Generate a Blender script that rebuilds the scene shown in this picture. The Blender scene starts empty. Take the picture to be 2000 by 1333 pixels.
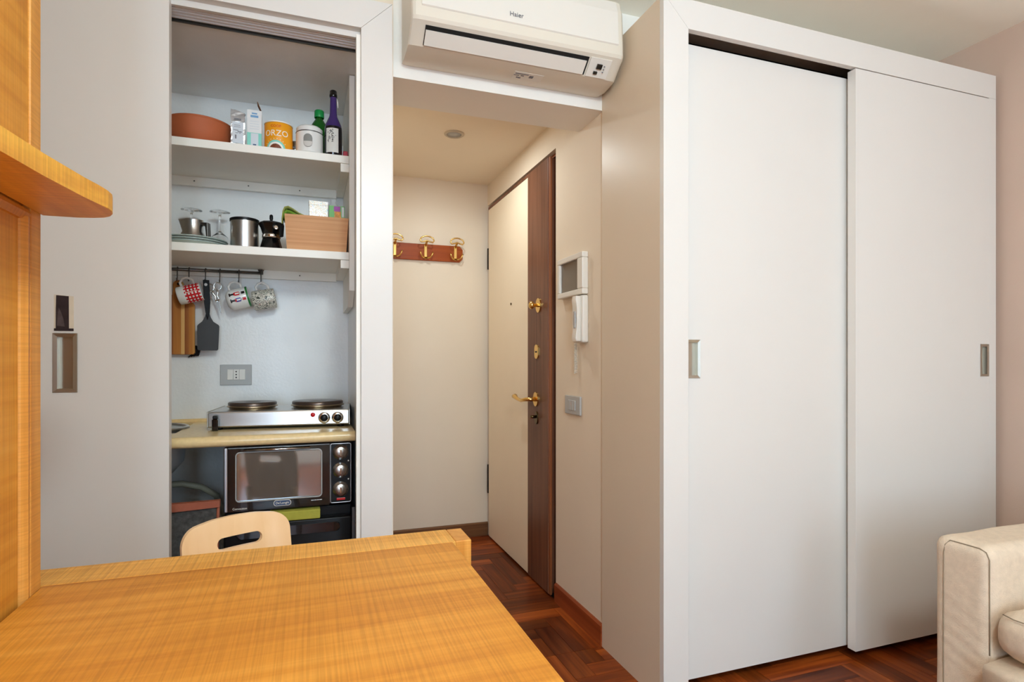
import bpy, bmesh, math, random
from mathutils import Vector, Matrix, Euler
random.seed(7)
PI = math.pi
C = bpy.context.scene.collection
SC = bpy.context.scene

# ------------------------------------------------------------------ camera, light, exposure
CAM_H = 1.12
cd = bpy.data.cameras.new('camera'); cam = bpy.data.objects.new('camera', cd); C.objects.link(cam)
cam.location = (0, 0, CAM_H); cam.rotation_euler = (PI/2, 0, math.radians(-19.56))
cd.sensor_width = 36; cd.lens = 1126/2000*36; cd.shift_y = 38.5/2000; cd.clip_start = 0.02
SC.camera = cam
SC.view_settings.view_transform = 'Standard'; SC.view_settings.look = 'None'
SC.view_settings.exposure = 0.1; SC.view_settings.gamma = 1; SC.view_settings.use_curve_mapping = False
w = bpy.data.worlds.new('sky'); SC.world = w; w.use_nodes = True
w.node_tree.nodes['Background'].inputs[0].default_value = (0.75, 0.87, 1.0, 1)
w.node_tree.nodes['Background'].inputs[1].default_value = 2.0
SC.cycles.diffuse_bounces = 8; SC.cycles.max_bounces = 14; SC.cycles.caustics_refractive = False; SC.cycles.caustics_reflective = False

def area(name, loc, rot, sx, sy, power, col):
    l = bpy.data.lights.new(name, 'AREA'); l.shape = 'RECTANGLE'; l.size = sx; l.size_y = sy
    l.energy = power; l.color = col
    o = bpy.data.objects.new(name, l); C.objects.link(o); o.location = loc; o.rotation_euler = rot
    return o
# daylight coming in through the two casements of the window behind the camera
area('daylight_casement', (-0.45, -2.34, 1.35), (PI/2, 0, 0), 0.72, 1.8, 37, (0.71, 1.0, 1.30))
area('daylight_casement', (1.55, -2.34, 1.35), (PI/2, 0, 0), 0.72, 1.8, 20, (0.71, 1.0, 1.30))

# ------------------------------------------------------------------ materials
def lin(c):
    return tuple((x/255/12.92 if x/255 <= 0.04045 else ((x/255+0.055)/1.055)**2.4) for x in c) + (1,)
M = {}
def mat(name, col, rough=0.5, metal=0.0, vary=0.04, scale=6.0, bump=0.0, bscale=200.0, trans=0.0, ior=1.45, emit=0.0, coat=0.0, alpha=None):
    m = bpy.data.materials.new(name); m.use_nodes = True; nt = m.node_tree; N = nt.nodes; L = nt.links
    b = N['Principled BSDF']; c = lin(col)
    b.inputs['Base Color'].default_value = c; b.inputs['Roughness'].default_value = rough; b.inputs['Metallic'].default_value = metal
    b.inputs['IOR'].default_value = ior; b.inputs['Transmission Weight'].default_value = trans; b.inputs['Coat Weight'].default_value = coat
    if alpha is not None: b.inputs['Alpha'].default_value = alpha
    tc = N.new('ShaderNodeTexCoord')
    if vary > 0:
        n = N.new('ShaderNodeTexNoise'); n.inputs['Scale'].default_value = scale; n.inputs['Detail'].default_value = 4
        L.new(tc.outputs['Object'], n.inputs['Vector'])
        r = N.new('ShaderNodeValToRGB')
        r.color_ramp.elements[0].position = 0.3; r.color_ramp.elements[1].position = 0.7
        r.color_ramp.elements[0].color = tuple(min(1, x*(1-vary)) for x in c[:3]) + (1,)
        r.color_ramp.elements[1].color = tuple(min(1, x*(1+vary)) for x in c[:3]) + (1,)
        L.new(n.outputs['Fac'], r.inputs[0]); L.new(r.outputs[0], b.inputs['Base Color'])
    if bump > 0:
        n2 = N.new('ShaderNodeTexNoise'); n2.inputs['Scale'].default_value = bscale; n2.inputs['Detail'].default_value = 3
        L.new(tc.outputs['Object'], n2.inputs['Vector'])
        bp = N.new('ShaderNodeBump'); bp.inputs['Strength'].default_value = bump; bp.inputs['Distance'].default_value = 0.002
        L.new(n2.outputs['Fac'], bp.inputs['Height']); L.new(bp.outputs[0], b.inputs['Normal'])
    if emit > 0:
        b.inputs['Emission Color'].default_value = c; b.inputs['Emission Strength'].default_value = emit
    M[name] = m; return m

def wood(name, dark, mid, light, axis=0, rough=0.4, across=55.0, along=1.6, saw=0.25, rnd=False, coat=0.0, bump=0.08):
    """grain runs along the given axis; faint sawn marks run across it"""
    m = bpy.data.materials.new(name); m.use_nodes = True; nt = m.node_tree; N = nt.nodes; L = nt.links
    b = N['Principled BSDF']; b.inputs['Roughness'].default_value = rough; b.inputs['Coat Weight'].default_value = coat; b.inputs['IOR'].default_value = 1.33
    tc = N.new('ShaderNodeTexCoord'); src = tc.outputs['Object']
    if rnd:
        oi = N.new('ShaderNodeObjectInfo'); va = N.new('ShaderNodeVectorMath'); va.operation = 'MULTIPLY_ADD'
        L.new(oi.outputs['Location'], va.inputs[0]); va.inputs[1].default_value = (7.3, 5.1, 3.7); L.new(src, va.inputs[2]); src = va.outputs[0]
    def stretched(sa, sc, det, dist):
        mp = N.new('ShaderNodeMapping'); s = [sc]*3; s[axis] = sa; mp.inputs['Scale'].default_value = s
        L.new(src, mp.inputs[0]); n = N.new('ShaderNodeTexNoise'); n.inputs['Scale'].default_value = 1.0
        n.inputs['Detail'].default_value = det; n.inputs['Distortion'].default_value = dist
        L.new(mp.outputs[0], n.inputs['Vector']); return n.outputs['Fac']
    g = stretched(along, across, 6, 0.3); big = stretched(along*0.5, across*0.1, 3, 0.6)
    mx = N.new('ShaderNodeMath'); mx.operation = 'MULTIPLY_ADD'; L.new(big, mx.inputs[0]); mx.inputs[1].default_value = 0.55
    h = N.new('ShaderNodeMath'); h.operation = 'MULTIPLY'; L.new(g, h.inputs[0]); h.inputs[1].default_value = 0.45; L.new(h.outputs[0], mx.inputs[2])
    r = N.new('ShaderNodeValToRGB'); e = r.color_ramp.elements
    e[0].position = 0.36; e[0].color = lin(dark); e[1].position = 0.66; e[1].color = lin(light)
    k = e.new(0.5); k.color = lin(mid)
    L.new(mx.outputs[0], r.inputs[0]); out = r.outputs[0]
    if saw > 0:
        q = stretched(340.0, 5.0, 3, 0.2); rr = N.new('ShaderNodeMapRange'); L.new(q, rr.inputs[0])
        rr.inputs[1].default_value = 0.35; rr.inputs[2].default_value = 0.6; rr.inputs[3].default_value = 1-saw; rr.inputs[4].default_value = 1.04
        mm = N.new('ShaderNodeVectorMath'); mm.operation = 'SCALE'; L.new(out, mm.inputs[0]); L.new(rr.outputs[0], mm.inputs['Scale']); out = mm.outputs[0]
    if rnd:
        rp = N.new('ShaderNodeMapRange'); L.new(oi.outputs['Random'], rp.inputs[0]); rp.inputs[3].default_value = 0.45; rp.inputs[4].default_value = 1.55
        mm = N.new('ShaderNodeVectorMath'); mm.operation = 'SCALE'; L.new(out, mm.inputs[0]); L.new(rp.outputs[0], mm.inputs['Scale']); out = mm.outputs[0]
    L.new(out, b.inputs['Base Color'])
    if bump:
        bp = N.new('ShaderNodeBump'); bp.inputs['Strength'].default_value = bump; bp.inputs['Distance'].default_value = 0.002
        L.new(g, bp.inputs['Height']); L.new(bp.outputs[0], b.inputs['Normal'])
    M[name] = m; return m

mat('wall_white', (236, 233, 226), 0.75, vary=0.015, scale=3, bump=0.15, bscale=350)
mat('wall_hall', (228, 213, 192), 0.7, vary=0.02, scale=3, bump=0.15, bscale=350)
mat('door_cream', (244, 228, 202), 0.5, vary=0.01)
mat('wall_rose', (200, 176, 160), 0.75, vary=0.03, scale=2.5, bump=0.2, bscale=250)
mat('ceiling_paint', (250, 246, 234), 0.85, vary=0.01)
mat('hall_ceiling', (238, 226, 206), 0.85, vary=0.01)
mat('niche_paint', (236, 235, 232), 0.28, vary=0.05, scale=5, bump=0.25, bscale=90)
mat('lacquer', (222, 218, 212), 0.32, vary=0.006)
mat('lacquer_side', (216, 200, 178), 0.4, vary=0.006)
mat('niche_lacquer', (246, 242, 232), 0.4, vary=0.01)
mat('gap_black', (14, 12, 9), 0.8, vary=0)
mat('subfloor', (38, 18, 10), 0.7)
mat('plastic_white', (226, 222, 213), 0.35, vary=0.0)
mat('plastic_cream', (222, 215, 200), 0.35, vary=0.0)
mat('plastic_grey', (176, 176, 174), 0.4, vary=0.0)
mat('black_plastic', (14, 12, 12), 0.38, vary=0.0, ior=1.3)
mat('black_gloss', (10, 10, 11), 0.12, vary=0.0, coat=0.5)
mat('black_matte', (36, 35, 36), 0.55, vary=0.02)
mat('spatula_grey', (54, 53, 54), 0.55, vary=0.02)
mat('dark_glass', (112, 102, 90), 0.12, vary=0.05)
mat('oven_glass', (160, 164, 166), 0.06, 0.85, vary=0.0)
mat('steel', (200, 198, 194), 0.28, 1.0, vary=0.03, scale=12)
mat('steel_bright', (225, 224, 220), 0.14, 1.0, vary=0.0)
mat('steel_dark', (110, 106, 102), 0.3, 1.0, vary=0.0)
mat('nickel', (190, 184, 172), 0.3, 1.0, vary=0.0)
mat('aluminium', (196, 198, 202), 0.35, 1.0, vary=0.0)
mat('track_alu', (240, 242, 246), 0.4, 0.0, vary=0.0)
mat('brass', (228, 188, 112), 0.2, 1.0, vary=0.0)
mat('brass_dark', (96, 80, 52), 0.3, 1.0, vary=0.0)
mat('silver_foil', (222, 222, 222), 0.3, 0.55, vary=0.12, scale=60, bump=0.6, bscale=70)
mat('glass', (255, 255, 255), 0.0, vary=0, trans=1.0, ior=1.45)
mat('pane_glass', (240, 248, 250), 0.0, vary=0, trans=1.0, ior=1.01)
mat('terracotta', (182, 96, 56), 0.65, vary=0.08, scale=10)
mat('paper_white', (232, 232, 230), 0.6, vary=0.02)
mat('print_blue', (120, 165, 205), 0.6, vary=0.03)
mat('print_pale', (214, 220, 226), 0.6, vary=0.02)
mat('print_grey', (120, 120, 126), 0.6, vary=0.0)
mat('print_navy', (62, 84, 120), 0.6, vary=0.0)
mat('turquoise', (134, 212, 196), 0.55, vary=0.03)
mat('teal_dark', (60, 120, 130), 0.55, vary=0.03)
mat('cardboard', (150, 108, 70), 0.8, vary=0.05)
mat('can_orange', (246, 164, 28), 0.4, vary=0.03)
mat('print_red', (206, 60, 34), 0.5, vary=0.0)
mat('print_white', (248, 244, 232), 0.5, vary=0.0)
mat('cereal_brown', (120, 60, 30), 0.6, vary=0.45, scale=180)
mat('ceramic_white', (236, 234, 228), 0.2, vary=0.01)
mat('canister_pane', (142, 142, 136), 0.1, vary=0.05)
mat('canister_fill', (206, 200, 192), 0.5, vary=0.04)
mat('purple_bottle', (66, 44, 110), 0.2, vary=0.05, coat=0.4)
mat('dark_bottle', (16, 12, 20), 0.12, vary=0.0, coat=0.5)
mat('label_cream', (226, 224, 218), 0.6, vary=0.02)
mat('ink', (22, 20, 20), 0.6, vary=0.0)
mat('green_bottle', (16, 92, 22), 0.15, vary=0.05, coat=0.4)
mat('green_cap', (22, 150, 72), 0.4, vary=0.0)
mat('pink_red', (196, 66, 84), 0.5, vary=0.1)
mat('plate_green', (222, 228, 222), 0.22, vary=0.0)
mat('plate_edge', (170, 184, 178), 0.25, vary=0.0)
mat('felt_green', (112, 150, 44), 0.85, vary=0.1, scale=20)
mat('felt_olive', (158, 160, 84), 0.85, vary=0.1, scale=20)
mat('sponge_green', (172, 170, 66), 0.8, vary=0.06, scale=60, bump=0.4, bscale=120)
mat('tea_green', (120, 190, 110), 0.5, vary=0.04)
mat('print_purple', (168, 72, 168), 0.5, vary=0.15, scale=60)
mat('print_orange', (226, 150, 60), 0.5, vary=0.3, scale=80)
mat('plastic_film', (236, 240, 242), 0.15, vary=0.0, alpha=0.28)
mat('mug_red', (206, 34, 42), 0.25, vary=0.03)
mat('mug_black', (26, 22, 22), 0.3, vary=0)
mat('mug_blue', (58, 54, 150), 0.3, vary=0)
mat('mug_green', (38, 120, 58), 0.3, vary=0)
mat('felt_grey', (72, 72, 70), 0.95, vary=0.35, scale=70, bump=0.6, bscale=160)
mat('leather', (150, 82, 58), 0.55, vary=0.15, scale=25)
mat('sink_white', (220, 222, 220), 0.35, vary=0.0)
mat('hose_grey', (150, 146, 128), 0.5, vary=0)
mat('linen', (216, 197, 174), 0.9, vary=0.06, scale=60, bump=0.7, bscale=380)
mat('seam', (146, 130, 108), 0.9, vary=0)
mat('spot_lens', (196, 184, 164), 0.4, vary=0)
mat('photo_dark', (52, 42, 44), 0.3, vary=0.3, scale=40)
mat('photo_paper', (218, 204, 182), 0.5, vary=0.05, scale=30)
mat('photo_light', (84, 72, 72), 0.35, vary=0.2, scale=60)
mat('plug_red', (196, 30, 34), 0.25, vary=0)
mat('hob_iron', (88, 74, 66), 0.3, 0.6, vary=0.2, scale=12)
mat('hob_ring', (172, 156, 132), 0.25, 1.0, vary=0.0)
mat('shade_white', (250, 246, 236), 0.6, vary=0)
wood('oak_table', (178, 110, 32), (198, 131, 44), (213, 149, 60), 0, 0.5, saw=0.15)
wood('oak_batten', (212, 150, 64), (228, 170, 82), (238, 184, 100), 0, 0.5, saw=0.22)
wood('oak_upright', (192, 122, 40), (212, 146, 54), (224, 162, 70), 1, 0.42, saw=0.12)
wood('oak_post', (200, 132, 54), (216, 152, 70), (228, 168, 90), 2, 0.42, saw=0.1)
wood('oak_shelf', (214, 150, 58), (232, 174, 70), (242, 190, 88), 1, 0.42, saw=0.15)
wood('beech', (226, 184, 132), (234, 196, 148), (240, 206, 164), 2, 0.35, across=22, saw=0.0)
wood('bamboo', (196, 138, 88), (212, 156, 106), (222, 172, 124), 0, 0.5, across=90, saw=0.0)
wood('acacia', (138, 78, 28), (182, 116, 50), (214, 160, 84), 2, 0.5, across=26, along=1.0, saw=0.0)
wood('mahogany', (84, 50, 34), (112, 72, 52), (130, 86, 64), 2, 0.38, across=60, saw=0.0)
wood('mahogany_edge', (112, 62, 34), (136, 78, 44), (152, 92, 54), 2, 0.4, across=60, saw=0.0)
wood('rack_wood', (126, 50, 4), (152, 66, 8), (168, 80, 14), 0, 0.35, across=50, saw=0.0, coat=0.0)
wood('skirting_wood', (130, 58, 26), (152, 72, 34), (168, 88, 44), 1, 0.4, across=50, saw=0.0)
wood('skirting_dark', (92, 58, 34), (112, 74, 46), (128, 88, 56), 0, 0.45, across=50, saw=0.0)
wood('parquet_x', (76, 28, 8), (114, 50, 16), (156, 78, 28), 0, 0.34, across=48, along=2.5, saw=0.0, rnd=True, bump=0.0)
wood('parquet_y', (76, 28, 8), (114, 50, 16), (156, 78, 28), 1, 0.34, across=48, along=2.5, saw=0.0, rnd=True, bump=0.0)
def pattern_mat(name, stops, scale, kind='voronoi', rough=0.3):
    m = bpy.data.materials.new(name); m.use_nodes = True; nt = m.node_tree; N = nt.nodes; L = nt.links
    b = N['Principled BSDF']; b.inputs['Roughness'].default_value = rough
    tc = N.new('ShaderNodeTexCoord'); n = N.new('ShaderNodeTexNoise'); n.inputs['Scale'].default_value = scale
    n.inputs['Detail'].default_value = 2; n.inputs['Distortion'].default_value = 2.2; L.new(tc.outputs['Object'], n.inputs['Vector'])
    r = N.new('ShaderNodeValToRGB'); r.color_ramp.interpolation = 'CONSTANT'; e = r.color_ramp.elements
    e[0].position = 0; e[0].color = lin(stops[0][1]); e[1].position = stops[1][0]; e[1].color = lin(stops[1][1])
    for p, c in stops[2:]:
        k = e.new(p); k.color = lin(c)
    L.new(n.outputs['Fac'], r.inputs[0]); L.new(r.outputs[0], b.inputs['Base Color']); M[name] = m
pattern_mat('foliage_print', [(0, (60, 66, 56)), (0.38, (232, 226, 212)), (0.47, (112, 116, 96)), (0.52, (232, 226, 212)), (0.6, (48, 52, 46)), (0.65, (232, 226, 212)), (0.7, (186, 66, 52))], 36)
pattern_mat('holo_print', [(0, (150, 190, 190)), (0.36, (236, 232, 218)), (0.44, (214, 178, 132)), (0.5, (246, 244, 238)), (0.6, (196, 178, 206)), (0.67, (226, 206, 150))], 55, rough=0.25)

# ------------------------------------------------------------------ mesh helpers
def new(): return bmesh.new()
def box(bm, x0, x1, y0, y1, z0, z1, bev=0.0, seg=2, mi=0):
    vs = [bm.verts.new((x, y, z)) for x in (x0, x1) for y in (y0, y1) for z in (z0, z1)]
    idx = [(0, 1, 3, 2), (4, 6, 7, 5), (0, 4, 5, 1), (2, 3, 7, 6), (0, 2, 6, 4), (1, 5, 7, 3)]
    fs = [bm.faces.new([vs[i] for i in f]) for f in idx]
    for f in fs: f.material_index = mi
    if bev > 0:
        es = list({e for f in fs for e in f.edges})
        r = bmesh.ops.bevel(bm, geom=es, offset=bev, segments=seg, affect='EDGES', profile=0.5)
        for f in r['faces']: f.material_index = mi
    return bm
def B(*a, **k): return box(new(), *a, **k)
def lathe(bm, prof, n=32, cx=0, cy=0, a0=0.0, a1=2*PI, mi=0, squash=1.0):
    full = abs(a1-a0-2*PI) < 1e-6; cols = n if full else n+1
    rings = []
    for (r, z) in prof:
        if r < 1e-6: rings.append([bm.verts.new((cx, cy, z))])
        else: rings.append([bm.verts.new((cx+r*math.sin(a0+(a1-a0)*i/n), cy-r*squash*math.cos(a0+(a1-a0)*i/n), z)) for i in range(cols)])
    fs = []
    for j in range(len(rings)-1):
        A, D = rings[j], rings[j+1]
        for i in range(n):
            k = (i+1) % cols if full else i+1
            if len(A) == 1 and len(D) == 1: continue
            if len(A) == 1: f = bm.faces.new((A[0], D[k], D[i]))
            elif len(D) == 1: f = bm.faces.new((A[i], A[k], D[0]))
            else: f = bm.faces.new((A[i], A[k], D[k], D[i]))
            f.material_index = mi; f.smooth = True; fs.append((j, i, f))
    return fs
def LA(prof, n=32, **k):
    bm = new(); lathe(bm, prof, n, **k); return bm
def tube(bm, pts, r, n=8, closed=False, mi=0, caps=True):
    pts = [Vector(p) for p in pts]; rings = []; m = len(pts); prev = None
    for i, p in enumerate(pts):
        if closed: t = pts[(i+1) % m]-pts[i-1]
        else: t = pts[min(i+1, m-1)]-pts[max(i-1, 0)]
        t.normalize()
        if prev is None:
            a = Vector((0, 0, 1)) if abs(t.z) < 0.9 else Vector((1, 0, 0)); u = t.cross(a).normalized()
        else: u = (prev-t*prev.dot(t)).normalized()
        prev = u; v = t.cross(u); rr = r[i] if isinstance(r, (list, tuple)) else r
        rings.append([bm.verts.new(p+u*rr*math.cos(2*PI*k/n)+v*rr*math.sin(2*PI*k/n)) for k in range(n)])
    for i in range(m if closed else m-1):
        A, D = rings[i], rings[(i+1) % m]
        for k in range(n):
            f = bm.faces.new((A[k], A[(k+1) % n], D[(k+1) % n], D[k])); f.smooth = True; f.material_index = mi
    if caps and not closed:
        for f in (bm.faces.new(list(reversed(rings[0]))), bm.faces.new(rings[-1])): f.material_index = mi
    return bm
def T(pts, r, n=8, **k): return tube(new(), pts, r, n, **k)
def prism(bm, poly, h0, h1, axis='z', bev=0.0, mi=0):
    """poly in 2D extruded: axis z -> (x,y), axis y -> (x,z), axis x -> (y,z)"""
    def P(a, b, h): return {'z': (a, b, h), 'y': (a, h, b), 'x': (h, a, b)}[axis]
    A = [bm.verts.new(P(a, b, h0)) for a, b in poly]; D = [bm.verts.new(P(a, b, h1)) for a, b in poly]
    fs = [bm.faces.new(A), bm.faces.new(list(reversed(D)))]
    n = len(poly)
    for i in range(n): fs.append(bm.faces.new((A[i], D[i], D[(i+1) % n], A[(i+1) % n])))
    for f in fs: f.material_index = mi
    if bev > 0:
        es = list({e for f in fs[:2] for e in f.edges}); bmesh.ops.bevel(bm, geom=es, offset=bev, segments=2, affect='EDGES', profile=0.5)
    return bm
def PR(*a, **k): return prism(new(), *a, **k)
def arc(cx, cy, r, a0, a1, n=10): return [(cx+r*math.cos(math.radians(a0+(a1-a0)*i/n)), cy+r*math.sin(math.radians(a0+(a1-a0)*i/n))) for i in range(n+1)]
def rrect(x0, x1, y0, y1, r, n=6):
    return arc(x1-r, y0+r, r, -90, 0, n)+arc(x1-r, y1-r, r, 0, 90, n)+arc(x0+r, y1-r, r, 90, 180, n)+arc(x0+r, y0+r, r, 180, 270, n)
def text_bm(s, size, depth=0.0006, align='CENTER'):
    """lettering as flat mesh in the local x/z plane facing -y"""
    cu = bpy.data.curves.new('lettering', 'FONT'); cu.body = s; cu.size = size; cu.align_x = align; cu.align_y = 'CENTER'; cu.extrude = depth; cu.resolution_u = 3
    o = bpy.data.objects.new('lettering', cu); C.objects.link(o)
    dg = bpy.context.evaluated_depsgraph_get(); me = bpy.data.meshes.new_from_object(o.evaluated_get(dg))
    bm = new(); bm.from_mesh(me); bpy.data.objects.remove(o); bpy.data.curves.remove(cu); bpy.data.meshes.remove(me)
    for v in bm.verts: v.co = Vector((v.co.x, -v.co.z, v.co.y))
    return bm
def bend(bm, R, cx=0, cy=0, a=0.0):
    for v in bm.verts:
        ph = v.co.x/R+a; r = R-v.co.y
        v.co = Vector((cx+r*math.sin(ph), cy-r*math.cos(ph), v.co.z))
    return bm
def flat_poly(poly, d0=0.0, d1=0.0008):
    """thin patch in the x/z plane, facing -y, y from -d1 to -d0"""
    return PR(poly, -d1, -d0, 'y')
def grid_patch(x0, x1, z0, z1, n=8, d=0.0006):
    bm = new(); rows = []
    for z in (z0, z1): rows.append([bm.verts.new((x0+(x1-x0)*i/n, -d, z)) for i in range(n+1)])
    for i in range(n): bm.faces.new((rows[0][i], rows[0][i+1], rows[1][i+1], rows[1][i]))
    return bm
def rootloc(o):
    v = Vector((0, 0, 0))
    while o is not None: v += o.location; o = o.parent
    return v
def obj(name, bm, m, parent=None, local=False, smooth=None):
    ms = m if isinstance(m, (list, tuple)) else [m]
    bmesh.ops.recalc_face_normals(bm, faces=bm.faces)
    if parent is not None and not local: bm.transform(Matrix.Translation(-rootloc(parent)))
    me = bpy.data.meshes.new(name); bm.to_mesh(me); bm.free()
    if smooth is not None:
        for p in me.polygons: p.use_smooth = True
        try: me.set_sharp_from_angle(angle=math.radians(smooth))
        except Exception: pass
    for k in ms: me.materials.append(M[k] if isinstance(k, str) else k)
    o = bpy.data.objects.new(name, me); C.objects.link(o)
    if parent is not None: o.parent = parent
    return o
def tag(o, label, cat, group=None, kind=None):
    o['label'] = label; o['category'] = cat
    if group: o['group'] = group
    if kind: o['kind'] = kind
    return o
def thing(name, label, cat, loc, rot=(0, 0, 0), group=None, kind=None):
    o = bpy.data.objects.new(name, None); C.objects.link(o); o.location = loc; o.rotation_euler = rot; o.empty_display_size = 0.05
    return tag(o, label, cat, group, kind)
def base(o, z0=None):
    """move a single mesh's origin to its base centre"""
    bb = [Vector(c) for c in o.bound_box]; mn = Vector((min(c[i] for c in bb) for i in range(3))); mx = Vector((max(c[i] for c in bb) for i in range(3)))
    p = Vector(((mn.x+mx.x)/2, (mn.y+mx.y)/2, mn.z)); o.data.transform(Matrix.Translation(-p)); o.location = o.location+p; return o
def struct(name, bm, m, label, cat, parent=None, smooth=None):
    o = obj(name, bm, m, parent, smooth=smooth)
    if parent is None: tag(o, label, cat, kind='structure')
    return o

# ------------------------------------------------------------------ the setting
CEIL = 2.50; WX0, WX1 = -0.95, 2.74; YB = -2.40; YW = 2.01; HX0, HX1 = 0.278, 1.095; YH = 3.55
floor = struct('floor', B(WX0-0.1, WX1+0.1, YB-0.1, YH+0.1, -0.08, -0.012), 'subfloor', 'dark reddish herringbone parquet floor', 'floor')
# herringbone blocks 40 x 8 cm
Wd, n = 0.08, 5
ox, oy = 0.889-11*Wd, 1.833-22*Wd
rects = [(WX0, WX1, YB, YW), (HX0, HX1, YW, YH), (WX0, 0.18, YW, 2.645)]
pieces = []
for ix in range(-30, 40):
    for iy in range(-60, 50):
        d = (ix-iy) % (2*n)
        if d == 0: r = (ox+ix*Wd, ox+(ix+n)*Wd, oy+iy*Wd, oy+(iy+1)*Wd, 0)
        elif d == 2*n-1: r = (ox+ix*Wd, ox+(ix+1)*Wd, oy+iy*Wd, oy+(iy+n)*Wd, 1)
        else: continue
        for R in rects:
            x0, x1, y0, y1 = max(r[0], R[0]), min(r[1], R[1]), max(r[2], R[2]), min(r[3], R[3])
            if x1-x0 > 0.006 and y1-y0 > 0.006: pieces.append((x0, x1, y0, y1, r[4]))
blk = {}
g = 0.0006
rest = {0: new(), 1: new()}
for (x0, x1, y0, y1, ax) in pieces:
    cx, cy = (x0+x1)/2, (y0+y1)/2
    if (cx > 0.16 and cy > 0.55):
        key = (round(x1-x0, 4), round(y1-y0, 4))
        if key not in blk:
            bm = new(); box(bm, -(x1-x0)/2+g, (x1-x0)/2-g, -(y1-y0)/2+g, (y1-y0)/2-g, -0.012, 0.0)
            me = bpy.data.meshes.new('parquet_block'); bmesh.ops.recalc_face_normals(bm, faces=bm.faces); bm.to_mesh(me); bm.free()
            me.materials.append(M['parquet_x' if ax == 0 else 'parquet_y']); blk[key] = me
        o = bpy.data.objects.new('parquet_block', blk[key]); C.objects.link(o); o.parent = floor
        o.location = (cx, cy, random.uniform(-0.0002, 0.0002))
    else: box(rest[ax], x0+g, x1-g, y0+g, y1-g, -0.012, 0.0)
for ax in (0, 1):
    o = obj('parquet_blocks', rest[ax], 'parquet_x' if ax == 0 else 'parquet_y', floor, local=True); o['kind'] = 'stuff'

struct('ceiling', B(WX0-0.1, WX1+0.1, YB-0.1, YW+0.2, CEIL, CEIL+0.1), 'ceiling_paint', 'plain off-white room ceiling above the tall wardrobe', 'ceiling')
struct('ceiling_hallway', B(HX0-0.1, HX1+0.1, YW+0.22, YH+0.1, 2.25, 2.35), 'hall_ceiling', 'lower beige ceiling of the entrance hallway', 'ceiling')
struct('wall_left', B(WX0-0.1, WX0, YB-0.1, 2.75, 0, CEIL), 'wall_white', 'plain white wall behind the oak desk unit', 'wall')
struct('wall_right', B(WX1, WX1+0.1, YB-0.1, YW+0.1, 0, CEIL), 'wall_rose', 'pale rose wall right of the wardrobe', 'wall')
struct('wall_hallway_end', B(HX0-0.1, HX1+0.25, YH, YH+0.1, 0, 2.35), 'wall_hall', 'beige hallway end wall carrying the coat rack', 'wall')
struct('wall_partition', B(0.182, HX0, 2.0, YH, 0, CEIL), 'wall_hall', 'thin partition between kitchenette niche and hallway', 'wall')
struct('wall_lintel', B(HX0, HX1, YW, YW+0.22, 2.10, CEIL), 'wall_white', 'white lintel beam over the hallway opening under the air conditioner', 'wall')
# hallway side wall with the entrance door opening
bm = new(); box(bm, HX1, HX1+0.25, YW-0.001, 2.47, 0, 2.35); box(bm, HX1, HX1+0.25, 2.47, YH, 2.115, 2.35)
struct('wall_hallway_right', bm, 'wall_hall', 'beige hallway wall with entrance door, intercom and fuse box', 'wall')
struct('wall_wardrobe_back', B(HX1+0.012, WX1, YW, YW+0.1, 0, CEIL), 'wall_white', 'white wall behind the wardrobe', 'wall')
struct('wall_lintel_upper', B(WX0, HX0, YW, YW+0.07, 2.216, CEIL), 'wall_white', 'white wall strip above the kitchenette frame', 'wall')
# niche
struct('wall_niche_back', B(WX0, 0.182, 2.645, 2.75, 0, 2.36), 'niche_paint', 'glossy cool white back wall of the kitchenette niche', 'wall')
struct('ceiling_niche', B(WX0, 0.182, 2.085, 2.645, 2.20, 2.36), 'niche_paint', 'grey shaded ceiling of the kitchenette niche', 'ceiling')
struct('wall_niche_right', B(0.170, 0.182, 2.20, 2.645, 0, 2.20), 'niche_paint', 'white right side wall of the kitchenette niche', 'wall')
# wall behind the camera with the window
bm = new(); box(bm, WX0, -0.84, YB-0.1, YB, 0, CEIL); box(bm, 1.94, WX1, YB-0.1, YB, 0, CEIL)
box(bm, -0.84, 1.94, YB-0.1, YB, 0, 0.42); box(bm, -0.84, 1.94, YB-0.1, YB, 2.28, CEIL); box(bm, -0.06, 1.16, YB-0.1, YB, 0.42, 2.28)
struct('wall_front', bm, 'wall_white', 'white wall with the room windows behind the viewer', 'wall')
for k, xc in enumerate((-0.45, 1.55)):
    wd = thing('window_%d' % (k+1), ('white casement window nearer the oak desk unit', 'white casement window nearer the sofa')[k], 'window', (xc, YB-0.05, 0.42), kind='structure')
    bm = new(); x0, x1 = xc-0.388, xc+0.388
    for a in ((x0, x0+0.06, 0.42, 2.28), (x1-0.06, x1, 0.42, 2.28)): box(bm, a[0], a[1], YB-0.08, YB-0.03, a[2], a[3], 0.004)
    for a in ((0.42, 0.48), (2.22, 2.28)): box(bm, x0+0.06, x1-0.06, YB-0.08, YB-0.03, a[0], a[1], 0.004)
    obj('window_frame', bm, 'lacquer', wd)
    obj('pane', B(x0+0.06, x1-0.06, YB-0.058, YB-0.052, 0.48, 2.22), 'pane_glass', wd)

struct('baseboard_hallway_right', PR([(HX1-0.012, 0), (HX1, 0), (HX1, 0.085), (HX1-0.006, 0.085), (HX1-0.012, 0.078)], YW-0.0, 2.462, 'y'), 'skirting_wood', 'reddish wooden skirting board beside the entrance door', 'skirting')
struct('baseboard_hallway_end', PR([(YH-0.012, 0), (YH, 0), (YH, 0.085), (YH-0.006, 0.085), (YH-0.012, 0.078)], HX0, HX1-0.001, 'x'), 'skirting_dark', 'brown wooden skirting board along the hallway end wall', 'skirting')

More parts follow.
